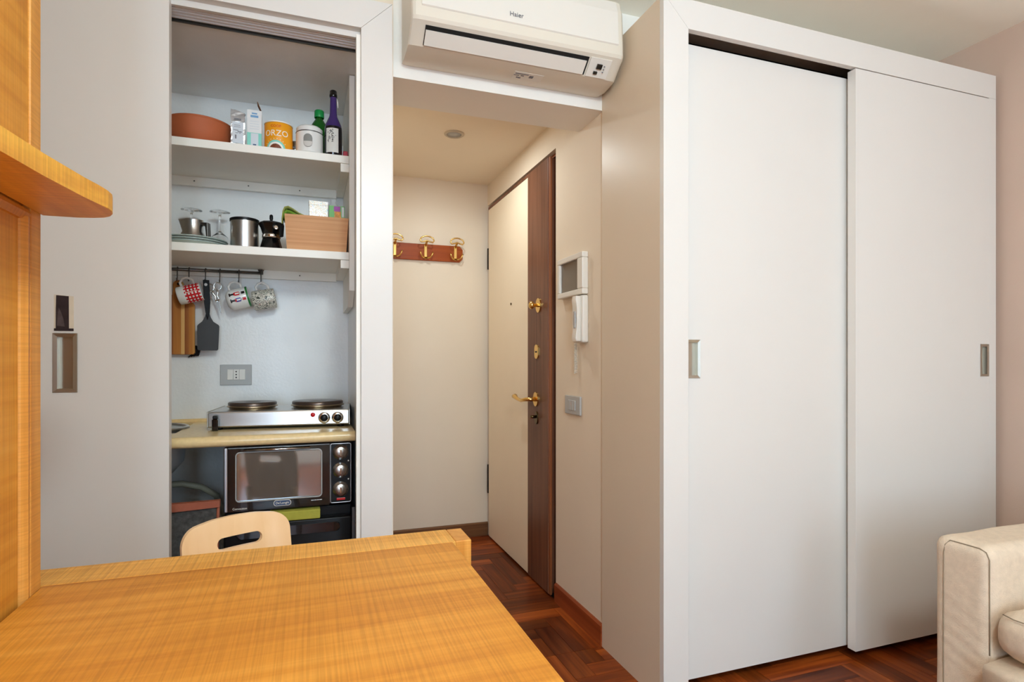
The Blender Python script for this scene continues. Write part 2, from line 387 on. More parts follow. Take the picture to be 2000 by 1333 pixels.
# ------------------------------------------------------------------ entrance door
dr = thing('door_1', 'cream armoured entrance door with brown lock stile and brass fittings', 'door', (HX1, 3.0, 0), kind='structure')
XF = 1.083
obj('panel', B(XF, XF+0.04, 2.80, 3.49, 0.012, 2.075, 0.002), 'door_cream', dr)
obj('lock_stile', B(XF-0.002, XF+0.04, 2.53, 2.80, 0.008, 2.09, 0.003), 'mahogany', dr)
obj('top_trim', B(XF-0.002, XF+0.04, 2.80, 3.49, 2.075, 2.09, 0.001), 'mahogany', dr)
bm = new(); box(bm, 1.12, 1.20, 2.47, 2.50, 0, 2.115); box(bm, 1.12, 1.20, 2.50, YH-0.03, 2.10, 2.115); box(bm, 1.12, 1.20, YH-0.03, YH, 0, 2.115)
obj('door_frame', bm, 'mahogany_edge', dr)
obj('reveal', B(1.20, 1.21, 2.5, 3.52, 0, 2.10), 'gap_black', dr)
obj('edge_strip', B(XF+0.001, XF+0.012, 2.512, 2.53, 0.008, 2.09, 0.002), 'mahogany_edge', dr)
for z0, z1 in ((1.70, 1.833), (0.28, 0.46)):
    h = obj('hinge', LA([(0, z0), (0.011, z0), (0.011, z1), (0, z1)], 12, cx=XF+0.006, cy=3.502), 'black_plastic', dr)
bm = new(); lathe(bm, [(0, 0), (0.006, 0), (0.007, 0.004), (0, 0.005)], 12); bm.transform(Matrix.Translation((XF, 3.06, 1.44)) @ Matrix.Rotation(-PI/2, 4, 'Y')); obj('peephole', bm, 'brass_dark', dr)
def oval_plate(y, z, ry, rz, t=0.006):
    bm = new(); prism(bm, [(y+ry*math.cos(a*PI/12), z+rz*math.sin(a*PI/12)) for a in range(24)], XF-0.002-t, XF-0.002, 'x'); return bm
kb = obj('knob_plate', oval_plate(2.645, 1.394, 0.03, 0.036), 'brass', dr, smooth=40)
bm = new(); lathe(bm, [(0.009, 0), (0.008, 0.02), (0.018, 0.027), (0.02, 0.036), (0.012, 0.046), (0, 0.047)], 20); bm.transform(Matrix.Translation((XF-0.008, 2.645, 1.394)) @ Matrix.Rotation(-PI/2, 4, 'Y')); obj('knob', bm, 'brass', kb)
ep = obj('escutcheon', PR(rrect(2.648, 2.694, 1.13, 1.20, 0.018), XF-0.007, XF-0.002, 'x'), 'brass', dr, smooth=40)
obj('keyhole', B(XF-0.0085, XF-0.0068, 2.662, 2.680, 1.160, 1.168), 'black_plastic', ep)
rs = obj('lever_rosette', oval_plate(2.68, 0.927, 0.03, 0.036), 'brass', dr, smooth=40)
obj('lever', T([(XF-0.006, 2.68, 0.927), (XF-0.04, 2.68, 0.927), (XF-0.052, 2.70, 0.926), (XF-0.05, 2.77, 0.916), (XF-0.05, 2.83, 0.922), (XF-0.05, 2.86, 0.932), (XF-0.05, 2.885, 0.931)], [0.011, 0.010, 0.010, 0.009, 0.009, 0.014, 0.010], 12), 'brass', rs)
lk = obj('lock_rosette', oval_plate(2.672, 0.835, 0.02, 0.032), 'brass_dark', dr, smooth=40)
obj('thumb_turn', T([(XF-0.006, 2.678, 0.84), (XF-0.035, 2.678, 0.84)], 0.008, 10), 'brass_dark', lk)

# ------------------------------------------------------------------ hallway fittings
fb = thing('fuse_box', 'white fuse box with smoked window above the intercom', 'fuse box', (HX1, 2.284, 1.40))
bm = new(); y0, y1, z0, z1 = 2.14, 2.392, 1.397, 1.573
for a in ((y0, y1, z0, z0+0.024), (y0, y1, z1-0.024, z1), (y0, y0+0.05, z0+0.024, z1-0.024), (y1-0.025, y1, z0+0.024, z1-0.024)): box(bm, HX1-0.028, HX1, *a, bev=0.004)
obj('frame', bm, 'plastic_white', fb)
obj('window', B(HX1-0.018, HX1-0.003, y0+0.05, y1-0.025, z0+0.024, z1-0.024, bev=0.002), 'dark_glass', fb)
ic = thing('intercom', 'white wall intercom handset below the fuse box', 'intercom', (HX1, 2.18, 1.19))
obj('cradle', B(HX1-0.03, HX1, 2.135, 2.225, 1.195, 1.392, 0.008, 3), 'plastic_white', ic, smooth=50)
bm = new(); prism(bm, [(HX1-0.03, 1.20), (HX1-0.052, 1.20), (HX1-0.056, 1.215), (HX1-0.050, 1.25), (HX1-0.046, 1.29), (HX1-0.050, 1.34), (HX1-0.056, 1.372), (HX1-0.052, 1.388), (HX1-0.03, 1.388)], 2.145, 2.185, 'y', bev=0.004)
hs = obj('handset', bm, 'plastic_white', ic, smooth=50)
obj('grip_inlay', B(HX1-0.0535, HX1-0.044, 2.158, 2.172, 1.255, 1.325, 0.002), 'plastic_grey', hs)
obj('cord', T([(HX1-0.012+0.006*math.cos(i*1.05), 2.235+0.007*math.sin(i*1.05), 1.195-i*0.0011) for i in range(118)], 0.002, 5), 'plastic_cream', ic)
sw = thing('light_switch', 'grey square light switch low beside the entrance door', 'light switch', (HX1, 2.276, 0.885))
obj('plate', B(HX1-0.009, HX1, 2.2, 2.352, 0.886, 0.967, 0.003), 'plastic_grey', sw)
for k in range(3): obj('rocker', B(HX1-0.013, HX1-0.008, 2.242+k*0.024, 2.264+k*0.024, 0.905, 0.948, 0.0015), 'plastic_grey', sw)
sp = thing('recessed_spotlight', 'round recessed spotlight in the hallway ceiling', 'spotlight', (0.69, 2.80, 2.25))
obj('ring', LA([(0.036, 2.2485), (0.036, 2.244), (0.044, 2.242), (0.05, 2.246), (0.05, 2.2499)], 32, cx=0.69, cy=2.80), 'spot_lens', sp)
obj('lens', LA([(0, 2.2455), (0.036, 2.2465), (0.036, 2.2499)], 32, cx=0.69, cy=2.80), 'plastic_grey', sp)
cr = thing('coat_rack', 'varnished wooden coat rack with brass double hooks on hallway wall', 'coat rack', (0.69, YH, 1.74))
bd = [(0.447, 1.762), (0.469, 1.74), (0.905, 1.74), (0.925, 1.762), (0.925, 1.818), (0.905, 1.84), (0.469, 1.84), (0.447, 1.818)]
obj('board', PR(bd, YH-0.02, YH, 'y', bev=0.003), 'rack_wood', cr)
for hx in (0.50, 0.688, 0.876):
    y = YH-0.022
    hk = obj('hook', B(hx-0.0095, hx+0.0095, y-0.004, y+0.002, 1.748, 1.84, 0.003), 'brass', cr)
    # rounded top ring on an arm that leans into the room
    a = [(hx, y-0.002, 1.83), (hx, y-0.02, 1.838), (hx, y-0.045, 1.848)]
    obj('arm', T(a, 0.007, 8), 'brass', hk)
    ring = [(hx-0.014, 1.846), (hx-0.035, 1.842), (hx-0.043, 1.852), (hx-0.036, 1.868), (hx-0.016, 1.877), (hx, 1.879), (hx+0.016, 1.877), (hx+0.036, 1.868), (hx+0.043, 1.852), (hx+0.035, 1.842), (hx+0.014, 1.846), (hx, 1.852)]
    obj('top_loop', T([(p[0], y-0.05, p[1]) for p in ring], 0.0045, 8, closed=True), 'brass', hk)
    for s in (-1, 1):
        obj('prong', T([(hx+s*0.004, y-0.003, 1.756), (hx+s*0.015, y-0.018, 1.753), (hx+s*0.027, y-0.03, 1.758), (hx+s*0.035, y-0.034, 1.772), (hx+s*0.039, y-0.034, 1.786)], [0.006, 0.0045, 0.004, 0.0045, 0.006], 8), 'brass', hk)

# ------------------------------------------------------------------ doors with flush pulls
def slide_door(name, parent, x0, x1, yf, th, z0, z1, hx0, hx1, hz0, hz1, m, fl):
    bm = new()
    xs = (x0, hx0+0.004, hx1-0.004, x1); zs = (z0, hz0+0.004, hz1-0.004, z1)
    V = [[bm.verts.new((x, yf, z)) for z in zs] for x in xs]; K = [[bm.verts.new((x, yf+th, z)) for z in (z0, z1)] for x in (x0, x1)]
    for i in range(3):
        for j in range(3):
            if (i, j) != (1, 1): bm.faces.new((V[i][j], V[i+1][j], V[i+1][j+1], V[i][j+1]))
    bm.faces.new((K[0][0], K[0][1], K[1][1], K[1][0]))
    bm.faces.new([V[i][0] for i in range(4)]+[K[1][0], K[0][0]]); bm.faces.new([V[i][3] for i in range(4)]+[K[1][1], K[0][1]])
    bm.faces.new([V[0][j] for j in range(4)]+[K[0][1], K[0][0]]); bm.faces.new([V[3][j] for j in range(4)]+[K[1][1], K[1][0]])
    d = obj(name, bm, m, parent)
    bm = new(); W = fl
    def rect(o, y): return [bm.verts.new((x, y, z)) for x, z in ((hx0+o, hz0+o), (hx1-o, hz0+o), (hx1-o, hz1-o), (hx0+o, hz1-o))]
    R = [rect(0, yf-0.0002), rect(0.0008, yf-0.003), rect(W, yf-0.001), rect(W, yf+0.016)]
    for a, b in zip(R, R[1:]):
        for k in range(4): bm.faces.new((a[k], a[(k+1) % 4], b[(k+1) % 4], b[k]))
    bm.faces.new(R[-1])
    obj('handle', bm, 'nickel', d)
    return d

# ------------------------------------------------------------------ wardrobe
YF = 1.595
wr = thing('wardrobe', 'tall white built-in wardrobe with two sliding doors', 'wardrobe', (1.9, YF, 0))
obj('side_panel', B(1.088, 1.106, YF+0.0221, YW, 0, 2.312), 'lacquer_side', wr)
def mitre(pts): return PR(pts, YF, YF+0.022, 'y', bev=0.0008)
obj('stile', mitre([(1.088, 0), (1.184, 0), (1.184, 2.214), (1.088, 2.312)]), 'lacquer', wr)
obj('stile', mitre([(2.674, 0), (2.716, 0), (2.716, 2.214), (2.674, 2.214)]), 'lacquer', wr)
obj('header', mitre([(1.0884, 2.3125), (1.1844, 2.2145), (2.716, 2.2145), (2.716, 2.3125)]), 'lacquer', wr)
obj('top_panel', B(1.106, 2.716, YF+0.022, YW, 2.29, 2.3125), 'lacquer', wr)
obj('right_panel', B(2.70, 2.716, YF+0.022, YW, 0, 2.29), 'lacquer', wr)
obj('interior', B(1.106, 2.70, 1.78, 1.80, 0, 2.29), 'gap_black', wr)
slide_door('door', wr, 1.15, 2.02, YF+0.050, 0.03, 0.035, 2.196, 1.206, 1.268, 1.060, 1.192, 'lacquer', 0.010)
slide_door('door', wr, 1.925, 2.673, YF-0.0005, 0.034, 0.035, 2.210, 2.617, 2.668, 1.055, 1.189, 'lacquer', 0.010)

# ------------------------------------------------------------------ kitchenette front frame
YK = 1.95
kf = thing('kitchenette_front', 'white frame with sliding door pushed open before the kitchenette niche', 'sliding door', (-0.4, YK, 0))
def mk(pts): return PR(pts, YK, YK+0.05, 'y', bev=0.0008)
obj('stile', mk([(0.167, 0), (0.269, 0), (0.269, 2.312), (0.167, 2.2145)]), 'lacquer', kf)
obj('header', mk([(-0.94, 2.215), (0.1665, 2.215), (0.2685, 2.3125), (-0.94, 2.3125)]), 'lacquer', kf)
struct('trim_1', B(0.168, 0.1815, YK+0.0505, 2.1995, 0, 2.2), 'lacquer', 'white jamb lining the right side of the kitchenette opening', 'jamb')
obj('jamb_strip', B(0.153, 0.1668, YK+0.016, YK+0.048, 0, 2.2), 'niche_lacquer', kf)
obj('fascia', B(-0.94, 0.168, YK+0.03, YK+0.042, 2.196, 2.2149), 'lacquer', kf)
tr = obj('track', B(-0.94, 0.169, YK+0.05, 2.085, 2.206, 2.2145), 'track_alu', kf)
for k in range(4): obj('track_rib', B(-0.94, 0.169, YK+0.055+k*0.017, YK+0.062+k*0.017, 2.199, 2.206), 'track_alu', tr)
obj('track_lip', B(-0.94, 0.169, 2.072, 2.078, 2.194, 2.206), 'steel_dark', tr)
slide_door('door', kf, -0.93, -0.386, YK+0.002, 0.034, 0.02, 2.208, -0.672, -0.613, 1.030, 1.198, 'lacquer', 0.011)
ph = thing('photograph', 'small dark old photograph stuck on sliding door above the handle', 'photograph', (-0.645, YK+0.0017, 1.204))
obj('print', PR([(-0.668, 1.205), (-0.622, 1.204), (-0.622, 1.302), (-0.668, 1.306)], YK+0.0008, YK+0.0018, 'y'), 'photo_paper', ph)
obj('image', PR([(-0.664, 1.2055), (-0.633, 1.2055), (-0.6335, 1.302), (-0.663, 1.304), (-0.664, 1.26)], YK+0.0002, YK+0.0008, 'y'), 'photo_dark', ph)
obj('figure', PR([(-0.661, 1.218), (-0.643, 1.216), (-0.646, 1.238), (-0.652, 1.258), (-0.657, 1.268), (-0.66, 1.24)], YK-0.0002, YK+0.0002, 'y'), 'photo_light', ph)
obj('border', B(-0.668, -0.622, YK-0.0001, YK+0.0006, 1.204, 1.211), 'photo_dark', ph)

# ------------------------------------------------------------------ niche shelves
def shelf(name, label, zb, zt):
    s = thing(name, label, 'shelf', (-0.4, 2.645, zb))
    obj('board', B(WX0+0.005, 0.149, 2.256, 2.644, zb, zt, 0.0015), 'niche_lacquer', s)
    bt = obj('batten', B(WX0+0.005, 0.120, 2.624, 2.644, zb-0.036, zb-0.0005), 'niche_lacquer', s)
    for x in (-0.43, -0.23, -0.03):
        bm = new(); lathe(bm, [(0, 0), (0.003, 0), (0.002, 0.0015), (0, 0.0015)], 10); bm.transform(Matrix.Translation((x, 2.624, zb-0.017)) @ Matrix.Rotation(PI/2, 4, 'X')); obj('screw', bm, 'steel_dark', bt)
    obj('cleat', B(0.119, 0.149, 2.262, 2.6235, zb-0.031, zb-0.0005), 'niche_lacquer', s)
shelf('wall_shelf', 'upper white shelf holding the terracotta bowl and orange can', 1.864, 1.893)
shelf('wall_shelf', 'lower white shelf holding plates, moka pot and wooden box', 1.5005, 1.5295)
sp_ = PR([(2.252, 2.196), (2.644, 2.196), (2.644, 1.33), (2.34, 1.33), (2.252, 1.385)][::-1], 0.1496, 0.1688, 'x')
tag(base(obj('support_panel', sp_, 'niche_lacquer')), 'white upright panel supporting the shelf ends with slanted foot', 'panel')

# ------------------------------------------------------------------ worktop and things on it
wt = thing('worktop', 'beige speckled worktop with rounded front edge', 'worktop', (-0.4, 2.4, 0.835))
bm = new(); pr = [(2.644, 0.835), (2.644, 0.871)]+[(2.118+0.018*math.cos(math.radians(a)), 0.853+0.018*math.sin(math.radians(a))) for a in range(90, 271, 18)]
# worktop made in strips around the sink bowl opening
HX = (-0.86, -0.425); HY = (2.25, 2.58)
prism(bm, pr, -0.425, 0.1595, 'x'); prism(bm, pr, WX0+0.002, -0.86, 'x')
box(bm, -0.86, -0.425, 2.58, 2.644, 0.835, 0.871)
prism(bm, [(2.25, 0.835), (2.25, 0.871)]+pr[2:], -0.86, -0.425, 'x')
mat('worktop_beige', (234, 206, 152), 0.22, vary=0.07, scale=55)
obj('slab', bm, 'worktop_beige', wt, smooth=40)
obj('upstand', B(WX0+0.002, 0.169, 2.636, 2.6445, 0.871, 0.884, 0.001), 'worktop_beige', wt)
sk = thing('sink', 'round-ended sink with steel rim set in the worktop', 'sink', (-0.64, 2.415, 0.70))
obj('bowl', LA([(0.235, 0.872), (0.215, 0.868), (0.20, 0.76), (0.17, 0.72), (0, 0.712), (0, 0.700), (0.18, 0.708), (0.215, 0.75), (0.225, 0.834)], 40, cx=-0.645, cy=2.415, squash=0.72), 'sink_white', sk)
obj('rim', T([(-0.645+0.227*math.cos(a*PI/24), 2.415+0.163*math.sin(a*PI/24), 0.8745) for a in range(48)], 0.006, 8, closed=True), 'steel', sk)
hb = thing('hot_plate', 'steel twin-burner electric hot plate on the worktop', 'hot plate', (-0.082, 2.42, 0.871), (0, 0, math.radians(-3.8)))
def HB(name, bm, m, p=None, **k): return obj(name, bm, m, p or hb, local=True, **k)
HB('body', B(-0.2425, 0.2425, -0.148, 0.150, 0.010, 0.066, 0.005), 'steel')
for sx in (-1, 1):
    for sy in (-1, 1): HB('foot', LA([(0, 0), (0.012, 0), (0.012, 0.010), (0, 0.010)], 12, cx=sx*0.21, cy=sy*0.12), 'black_plastic')
for sx in (-1, 1):
    HB('end_cap', B(sx*0.2425-0.0015, sx*0.2425+0.0015, -0.149, 0.150, 0.009, 0.068, 0.001), 'nickel')
for bx, by, br in ((-0.115, -0.005, 0.09), (0.122, 0.0, 0.1)):
    bu = HB('burner', LA([(br*0.9, 0.066), (br*0.92, 0.072), (br, 0.074), (br*1.0, 0.077), (br*0.95, 0.08)], 40, cx=bx, cy=by), 'hob_ring')
    HB('iron_plate', LA([(br*0.95, 0.074), (br*0.96, 0.088), (br*0.92, 0.092), (br*0.35, 0.090), (br*0.3, 0.088), (0, 0.088)], 40, cx=bx, cy=by), 'hob_iron', bu)
for kx in (0.152, 0.2):
    bm = new(); lathe(bm, [(0, 0), (0.0215, 0), (0.0205, 0.002), (0.0135, 0.003)], 24); bm.transform(Matrix.Translation((kx, -0.148, 0.036)) @ Matrix.Rotation(PI/2, 4, 'X'))
    dial = HB('dial', bm, 'steel_bright')
    bm = new(); lathe(bm, [(0.0135, 0), (0.012, 0.016), (0.010, 0.018), (0, 0.018)], 20); bm.transform(Matrix.Translation((kx, -0.150, 0.036)) @ Matrix.Rotation(PI/2, 4, 'X')); HB('knob', bm, 'black_plastic', dial)
    for a in range(7):
        t = math.radians(-120+a*40); HB('mark', B(kx+0.0175*math.sin(t)-0.001, kx+0.0175*math.sin(t)+0.001, -0.1512, -0.150, 0.036+0.0175*math.cos(t)-0.001, 0.036+0.0175*math.cos(t)+0.001), 'ink', dial)
bm = new(); lathe(bm, [(0, 0), (0.0085, 0), (0.008, 0.003), (0, 0.004)], 16); bm.transform(Matrix.Translation((0.112, -0.148, 0.048)) @ Matrix.Rotation(PI/2, 4, 'X')); HB('pilot_lamp', bm, 'plug_red')
bo = thing('lighter', 'small black gas lighter bottle leaning at the hot plate corner', 'lighter', (-0.305, 2.278, 0.881), (0, 0, 0))
obj('body', B(-0.0105, 0.0105, -0.006, 0.006, 0.0, 0.042, 0.004), 'black_gloss', bo, local=True)
obj('top', B(-0.008, 0.008, -0.005, 0.005, 0.042, 0.054, 0.003), 'black_plastic', bo, local=True)
for o in (bo,): o.location = (-0.306, 2.279-0.012, 0.8715)

# ------------------------------------------------------------------ oven, fridge, bag under the worktop
YO = 2.13
ov = thing('mini_oven', 'black countertop oven with glass door and three silver knobs', 'oven', (-0.055, 2.3, 0.606))
obj('casing', B(-0.262, 0.150, YO+0.012, 2.46, 0.612, 0.829, 0.004), 'steel_dark', ov)
for x in (-0.23, 0.12):
    for y in (2.17, 2.42): obj('foot', LA([(0, 0.606), (0.012, 0.606), (0.012, 0.612), (0, 0.612)], 12, cx=x, cy=y), 'black_plastic', ov)
bm = new(); gx0, gx1, gz0, gz1 = -0.222, 0.045, 0.648, 0.808
for a in ((-0.25, gx0, 0.613, 0.824), (gx1, 0.0735, 0.613, 0.824), (gx0, gx1, 0.613, gz0), (gx0, gx1, gz1, 0.824)): box(bm, a[0], a[1], YO-0.002, YO+0.012, a[2], a[3])
od = obj('door', bm, 'black_gloss', ov)
obj('glass', B(gx0, gx1, YO+0.001, YO+0.008, gz0, gz1), 'oven_glass', od)
rp = rrect(gx0-0.003, gx1+0.003, gz0-0.003, gz1+0.003, 0.012)
obj('glass_trim', T([(p[0], YO-0.002, p[1]) for p in rp], 0.0022, 6, closed=True), 'plastic_grey', od)
obj('side_trim', B(-0.262, -0.25, YO-0.006, YO+0.012, 0.612, 0.829, 0.004), 'aluminium', ov)
obj('door_handle', T([(-0.20, YO-0.012, 0.8185), (0.01, YO-0.012, 0.8185)], 0.0035, 8), 'steel_bright', od)
pn = obj('control_panel', B(0.0755, 0.148, YO-0.004, YO+0.012, 0.617, 0.829, 0.003), 'black_plastic', ov)
pp = rrect(0.0775, 0.1465, 0.619, 0.827, 0.006)
obj('panel_trim', T([(p[0], YO-0.004, p[1]) for p in pp], 0.0018, 6, closed=True), 'aluminium', pn)
for kz in (0.797, 0.733, 0.666):
    bm = new(); lathe(bm, [(0.027, 0), (0.027, 0.002), (0.021, 0.002), (0.0205, 0.012), (0.018, 0.014), (0, 0.014)], 28); bm.transform(Matrix.Translation((0.1115, YO-0.004, kz)) @ Matrix.Rotation(PI/2, 4, 'X'))
    k = obj('knob', bm, ['steel'], ov)
    obj('grip', B(0.1085, 0.1145, YO-0.024, YO-0.018, kz-0.013, kz+0.012, 0.002), 'steel_bright', k)
for dz in (0.765, 0.70): obj('mark', B(0.136, 0.140, YO-0.0055, YO-0.004, dz-0.002, dz+0.002), 'print_white', pn)
obj('pilot_lamp', B(0.098, 0.127, YO-0.006, YO-0.004, 0.627, 0.635, 0.0009), 'plug_red', pn)
lg = obj('logo_badge', PR(rrect(-0.108, -0.052, 0.6225, 0.6425, 0.009), YO-0.0035, YO-0.002, 'y'), 'plastic_white', od)
def put_text(s, size, loc, m, name, parent, depth=0.0004):
    bm = text_bm(s, size, depth); bm.transform(Matrix.Translation(loc)); return obj(name, bm, m, parent)
obj('logo_field', PR(rrect(-0.1060, -0.0540, 0.6243, 0.6407, 0.0075), YO-0.0042, YO-0.0035, 'y'), 'print_navy', lg)
put_text("De'Longhi", 0.0105, (-0.080, YO-0.0046, 0.6325), 'print_white', 'logo_lettering', lg)
put_text('Convection', 0.0095, (-0.213, YO-0.0024, 0.6225), 'print_white', 'lettering', od)
for k, (xa, xb) in enumerate(((0.013, 0.022), (0.0232, 0.031), (0.0322, 0.0395), (0.0407, 0.049))): obj('worn_lettering', B(xa, xb, YO-0.0026, YO-0.002, 0.6322, 0.6345), 'print_pale', od)
fr = thing('mini_fridge', 'black mini fridge standing under the small oven', 'fridge', (-0.055, 2.35, 0))
obj('cabinet', B(-0.262, 0.150, 2.155, 2.62, 0.015, 0.604, 0.004), 'black_plastic', fr)
for x in (-0.22, 0.12):
    for y in (2.2, 2.56): obj('foot', LA([(0, 0), (0.015, 0), (0.015, 0.016), (0, 0.016)], 12, cx=x, cy=y), 'black_plastic', fr)
fd = obj('door', B(-0.260, 0.148, 2.112, 2.152, 0.02, 0.572, 0.006, 3), 'black_plastic', fr, smooth=40)
obj('grip', PR(rrect(-0.22, 0.108, 0.525, 0.557, 0.012), 2.104, 2.112, 'y', bev=0.003), 'black_gloss', fd)
obj('side_strip', B(0.150, 0.160, 2.118, 2.15, 0.0, 0.60), 'steel_dark', fr)
tag(base(obj('sponge_cloth', B(-0.121, 0.043, 2.108, 2.16, 0.5725, 0.605, 0.004), 'sponge_green')), 'folded yellow-green cloth wedged between oven and fridge', 'cloth')
bg = thing('felt_bag', 'tall grey felt bag with brown leather trim beside the oven', 'bag', (-0.42, 2.2, 0))
bm = new()
b0 = [(-0.56, 2.08), (-0.285, 2.08), (-0.285, 2.30), (-0.56, 2.30)]; t0 = [(-0.575, 2.045), (-0.267, 2.06), (-0.267, 2.082), (-0.575, 2.072)]
zz = [0.0, 0.2, 0.45, 0.668]; rg = []
for i, z in enumerate(zz):
    k = z/0.668; rg.append([bm.verts.new((a[0]*(1-k)+b[0]*k, a[1]*(1-k)+b[1]*k, z)) for a, b in zip(b0, t0)])
inn = [bm.verts.new((a[0]+(0.006 if a[0] < -0.4 else -0.006), a[1]+(0.006 if a[1] < 2.065 else -0.006), 0.668)) for a in t0]
low = [bm.verts.new((v.co.x, v.co.y+0.03, 0.3)) for v in inn]
rg += [inn, low]
for a, b in zip(rg, rg[1:]):
    for k in range(4): bm.faces.new((a[k], a[(k+1) % 4], b[(k+1) % 4], b[k]))
bm.faces.new(rg[0]); bm.faces.new(low)
obj('body', bm, 'felt_grey', bg)
bm = new(); prism(bm, [(-0.578, 0.640), (-0.264, 0.651), (-0.264, 0.672), (-0.578, 0.672)], 2.040, 2.060, 'y')
for v in bm.verts: v.co.y += (v.co.x+0.578)/0.31*0.013-0.001
obj('top_trim', bm, 'leather', bg); obj('corner_trim', T([(-0.269, 2.060, 0.65), (-0.287, 2.079, 0.01)], 0.005, 6), 'leather', bg)
tag(base(obj('drain_hose', T([(-0.62, 2.44, 0.06), (-0.60, 2.44, 0.35), (-0.56, 2.44, 0.62), (-0.50, 2.44, 0.66), (-0.44, 2.44, 0.66), (-0.38, 2.46, 0.64), (-0.33, 2.48, 0.60), (-0.30, 2.5, 0.5), (-0.295, 2.52, 0.3), (-0.30, 2.53, 0.012)], 0.012, 10), 'hose_grey')), 'grey drain hose under the sink', 'hose')

# ------------------------------------------------------------------ top shelf items
Z1 = 1.8932
tb = thing('terracotta_bowl', 'round terracotta bowl at the left of the upper shelf', 'bowl', (-0.372, 2.383, Z1))
obj('body', LA([(0, 0), (0.088, 0), (0.098, 0.008), (0.110, 0.04), (0.113, 0.086), (0.106, 0.086), (0.10, 0.04), (0.085, 0.012), (0, 0.01)], 48), 'terracotta', tb, local=True, smooth=50)
obj('rim', T([(0.1095*math.cos(a*PI/24), 0.1095*math.sin(a*PI/24), 0.087) for a in range(48)], 0.005, 8, closed=True), 'terracotta', tb, local=True)
fo = thing('foil_packet', 'silver foil packet with crumpled folded top on the upper shelf', 'packet', (-0.237, 2.31, Z1), (0, 0, math.radians(4)))
bm = new(); NX, NZ = 6, 12
rings = []
for j in range(NZ+1):
    z = 0.135*j/NZ; k = max(0, (j-8)/4); hd = 0.019*(1-k)+0.002*k; hw = 0.0225+0.001*math.sin(j*2.1)+0.002*k
    ring = []
    for (sx, sy) in ((-1, -1), (-0.33, -1), (0.33, -1), (1, -1), (1, 1), (0.33, 1), (-0.33, 1), (-1, 1)):
        ring.append(bm.verts.new((sx*hw+random.uniform(-1, 1)*0.0012*(1+2*k), sy*hd+random.uniform(-1, 1)*0.0015*(1+1.5*k), z+(random.uniform(-1, 1)*0.003+(-sx)*0.006 if j > 10 else 0))))
    rings.append(ring)
for a, b in zip(rings, rings[1:]):
    for k in range(8): bm.faces.new((a[k], a[(k+1) % 8], b[(k+1) % 8], b[k]))
bm.faces.new(rings[0]); bm.faces.new(rings[-1])
obj('packet', bm, 'silver_foil', fo, local=True)
bm = new(); fo_b = flat_poly([(-0.018, 0.012), (0.018, 0.012), (0.018, 0.088), (-0.018, 0.088)], 0.0, 0.0008); fo_b.transform(Matrix.Translation((0, -0.0205, 0))); pl = obj('label_print', fo_b, 'print_pale', fo, local=True); bm.free()
for (x, z, wd_, hh) in ((-0.006, 0.058, 0.016, 0.002), (0.006, 0.053, 0.014, 0.003), (-0.004, 0.048, 0.008, 0.0015), (0.007, 0.048, 0.006, 0.0015), (-0.002, 0.07, 0.022, 0.0012), (-0.002, 0.076, 0.02, 0.0012), (-0.007, 0.034, 0.005, 0.014), (0.0, 0.098, 0.022, 0.005)):
    q = flat_poly([(x-wd_/2, z-hh/2), (x+wd_/2, z-hh/2), (x+wd_/2, z+hh/2), (x-wd_/2, z+hh/2)], 0.0, 0.0005); q.transform(Matrix.Translation((0, -0.0217, 0))); obj('print_mark', q, 'print_grey', pl, local=True)
ct = thing('carton', 'opened white and turquoise carton with raised lid flap', 'carton', (-0.1815, 2.312, Z1), (0, 0, math.radians(2)))
bm = new(); x, y, h = 0.0243, 0.022, 0.139
for a in ((-x, x, -y, -y+0.001), (-x, x, y-0.001, y), (-x, -x+0.001, -y+0.001, y-0.001), (x-0.001, x, -y+0.001, y-0.001)): box(bm, *a, 0, h)
box(bm, -x+0.001, x-0.001, -y+0.001, y-0.001, 0, 0.002)
cb = obj('box', bm, 'paper_white', ct, local=True)
fl = PR([(0.0, 0), (0.0, 0.001), (-0.013, 0.033), (-0.015, 0.033)], -0.021, 0.021, 'y'); fl.transform(Matrix.Translation((x-0.0005, 0, h))); obj('lid_flap', fl, 'cardboard', ct, local=True)
fl = PR([(-x+0.001, 0), (x-0.001, 0), (x-0.003, 0.001), (-x+0.003, 0.001)], -0.0, 0.028, 'y'); fl.transform(Matrix.Translation((0, -0.008, h-0.016)) @ Matrix.Rotation(math.radians(20), 4, 'X')); obj('inner_flap', fl, 'cardboard', ct, local=True)
def ctp(name, x0, x1, z0, z1, m, d=0.0006, dd=0): 
    q = flat_poly([(x0, z0), (x1, z0), (x1, z1), (x0, z1)], 0, d); q.transform(Matrix.Translation((0, -y-dd, 0))); return obj(name, q, m, ct, local=True)
ctp('side_band', -x, x, 0.0, 0.056, 'turquoise')
ctp('white_panel', -0.012, 0.013, 0.0, 0.054, 'print_pale', 0.0006, 0.0006)
ctp('emblem', -0.005, 0.006, 0.010, 0.015, 'print_navy', 0.0006, 0.0012); ctp('emblem', -0.004, 0.005, 0.003, 0.008, 'print_navy', 0.0006, 0.0012)
ctp('brand_band', -0.013, 0.013, 0.112, 0.120, 'print_blue'); ctp('brand_band', -0.009, 0.009, 0.124, 0.129, 'print_blue')
for k in range(4): ctp('print_line', -0.015, 0.015, 0.07+k*0.009, 0.0715+k*0.009, 'print_pale')
oz = thing('orzo_can', 'orange can lettered ORZO on the upper shelf', 'can', (-0.101, 2.335, Z1))
RO = 0.0495
obj('body', LA([(0, 0), (RO-0.001, 0), (RO, 0.002), (RO, 0.104), (RO-0.001, 0.106), (RO-0.004, 0.107), (0, 0.107)], 48), 'can_orange', oz, local=True, smooth=40)
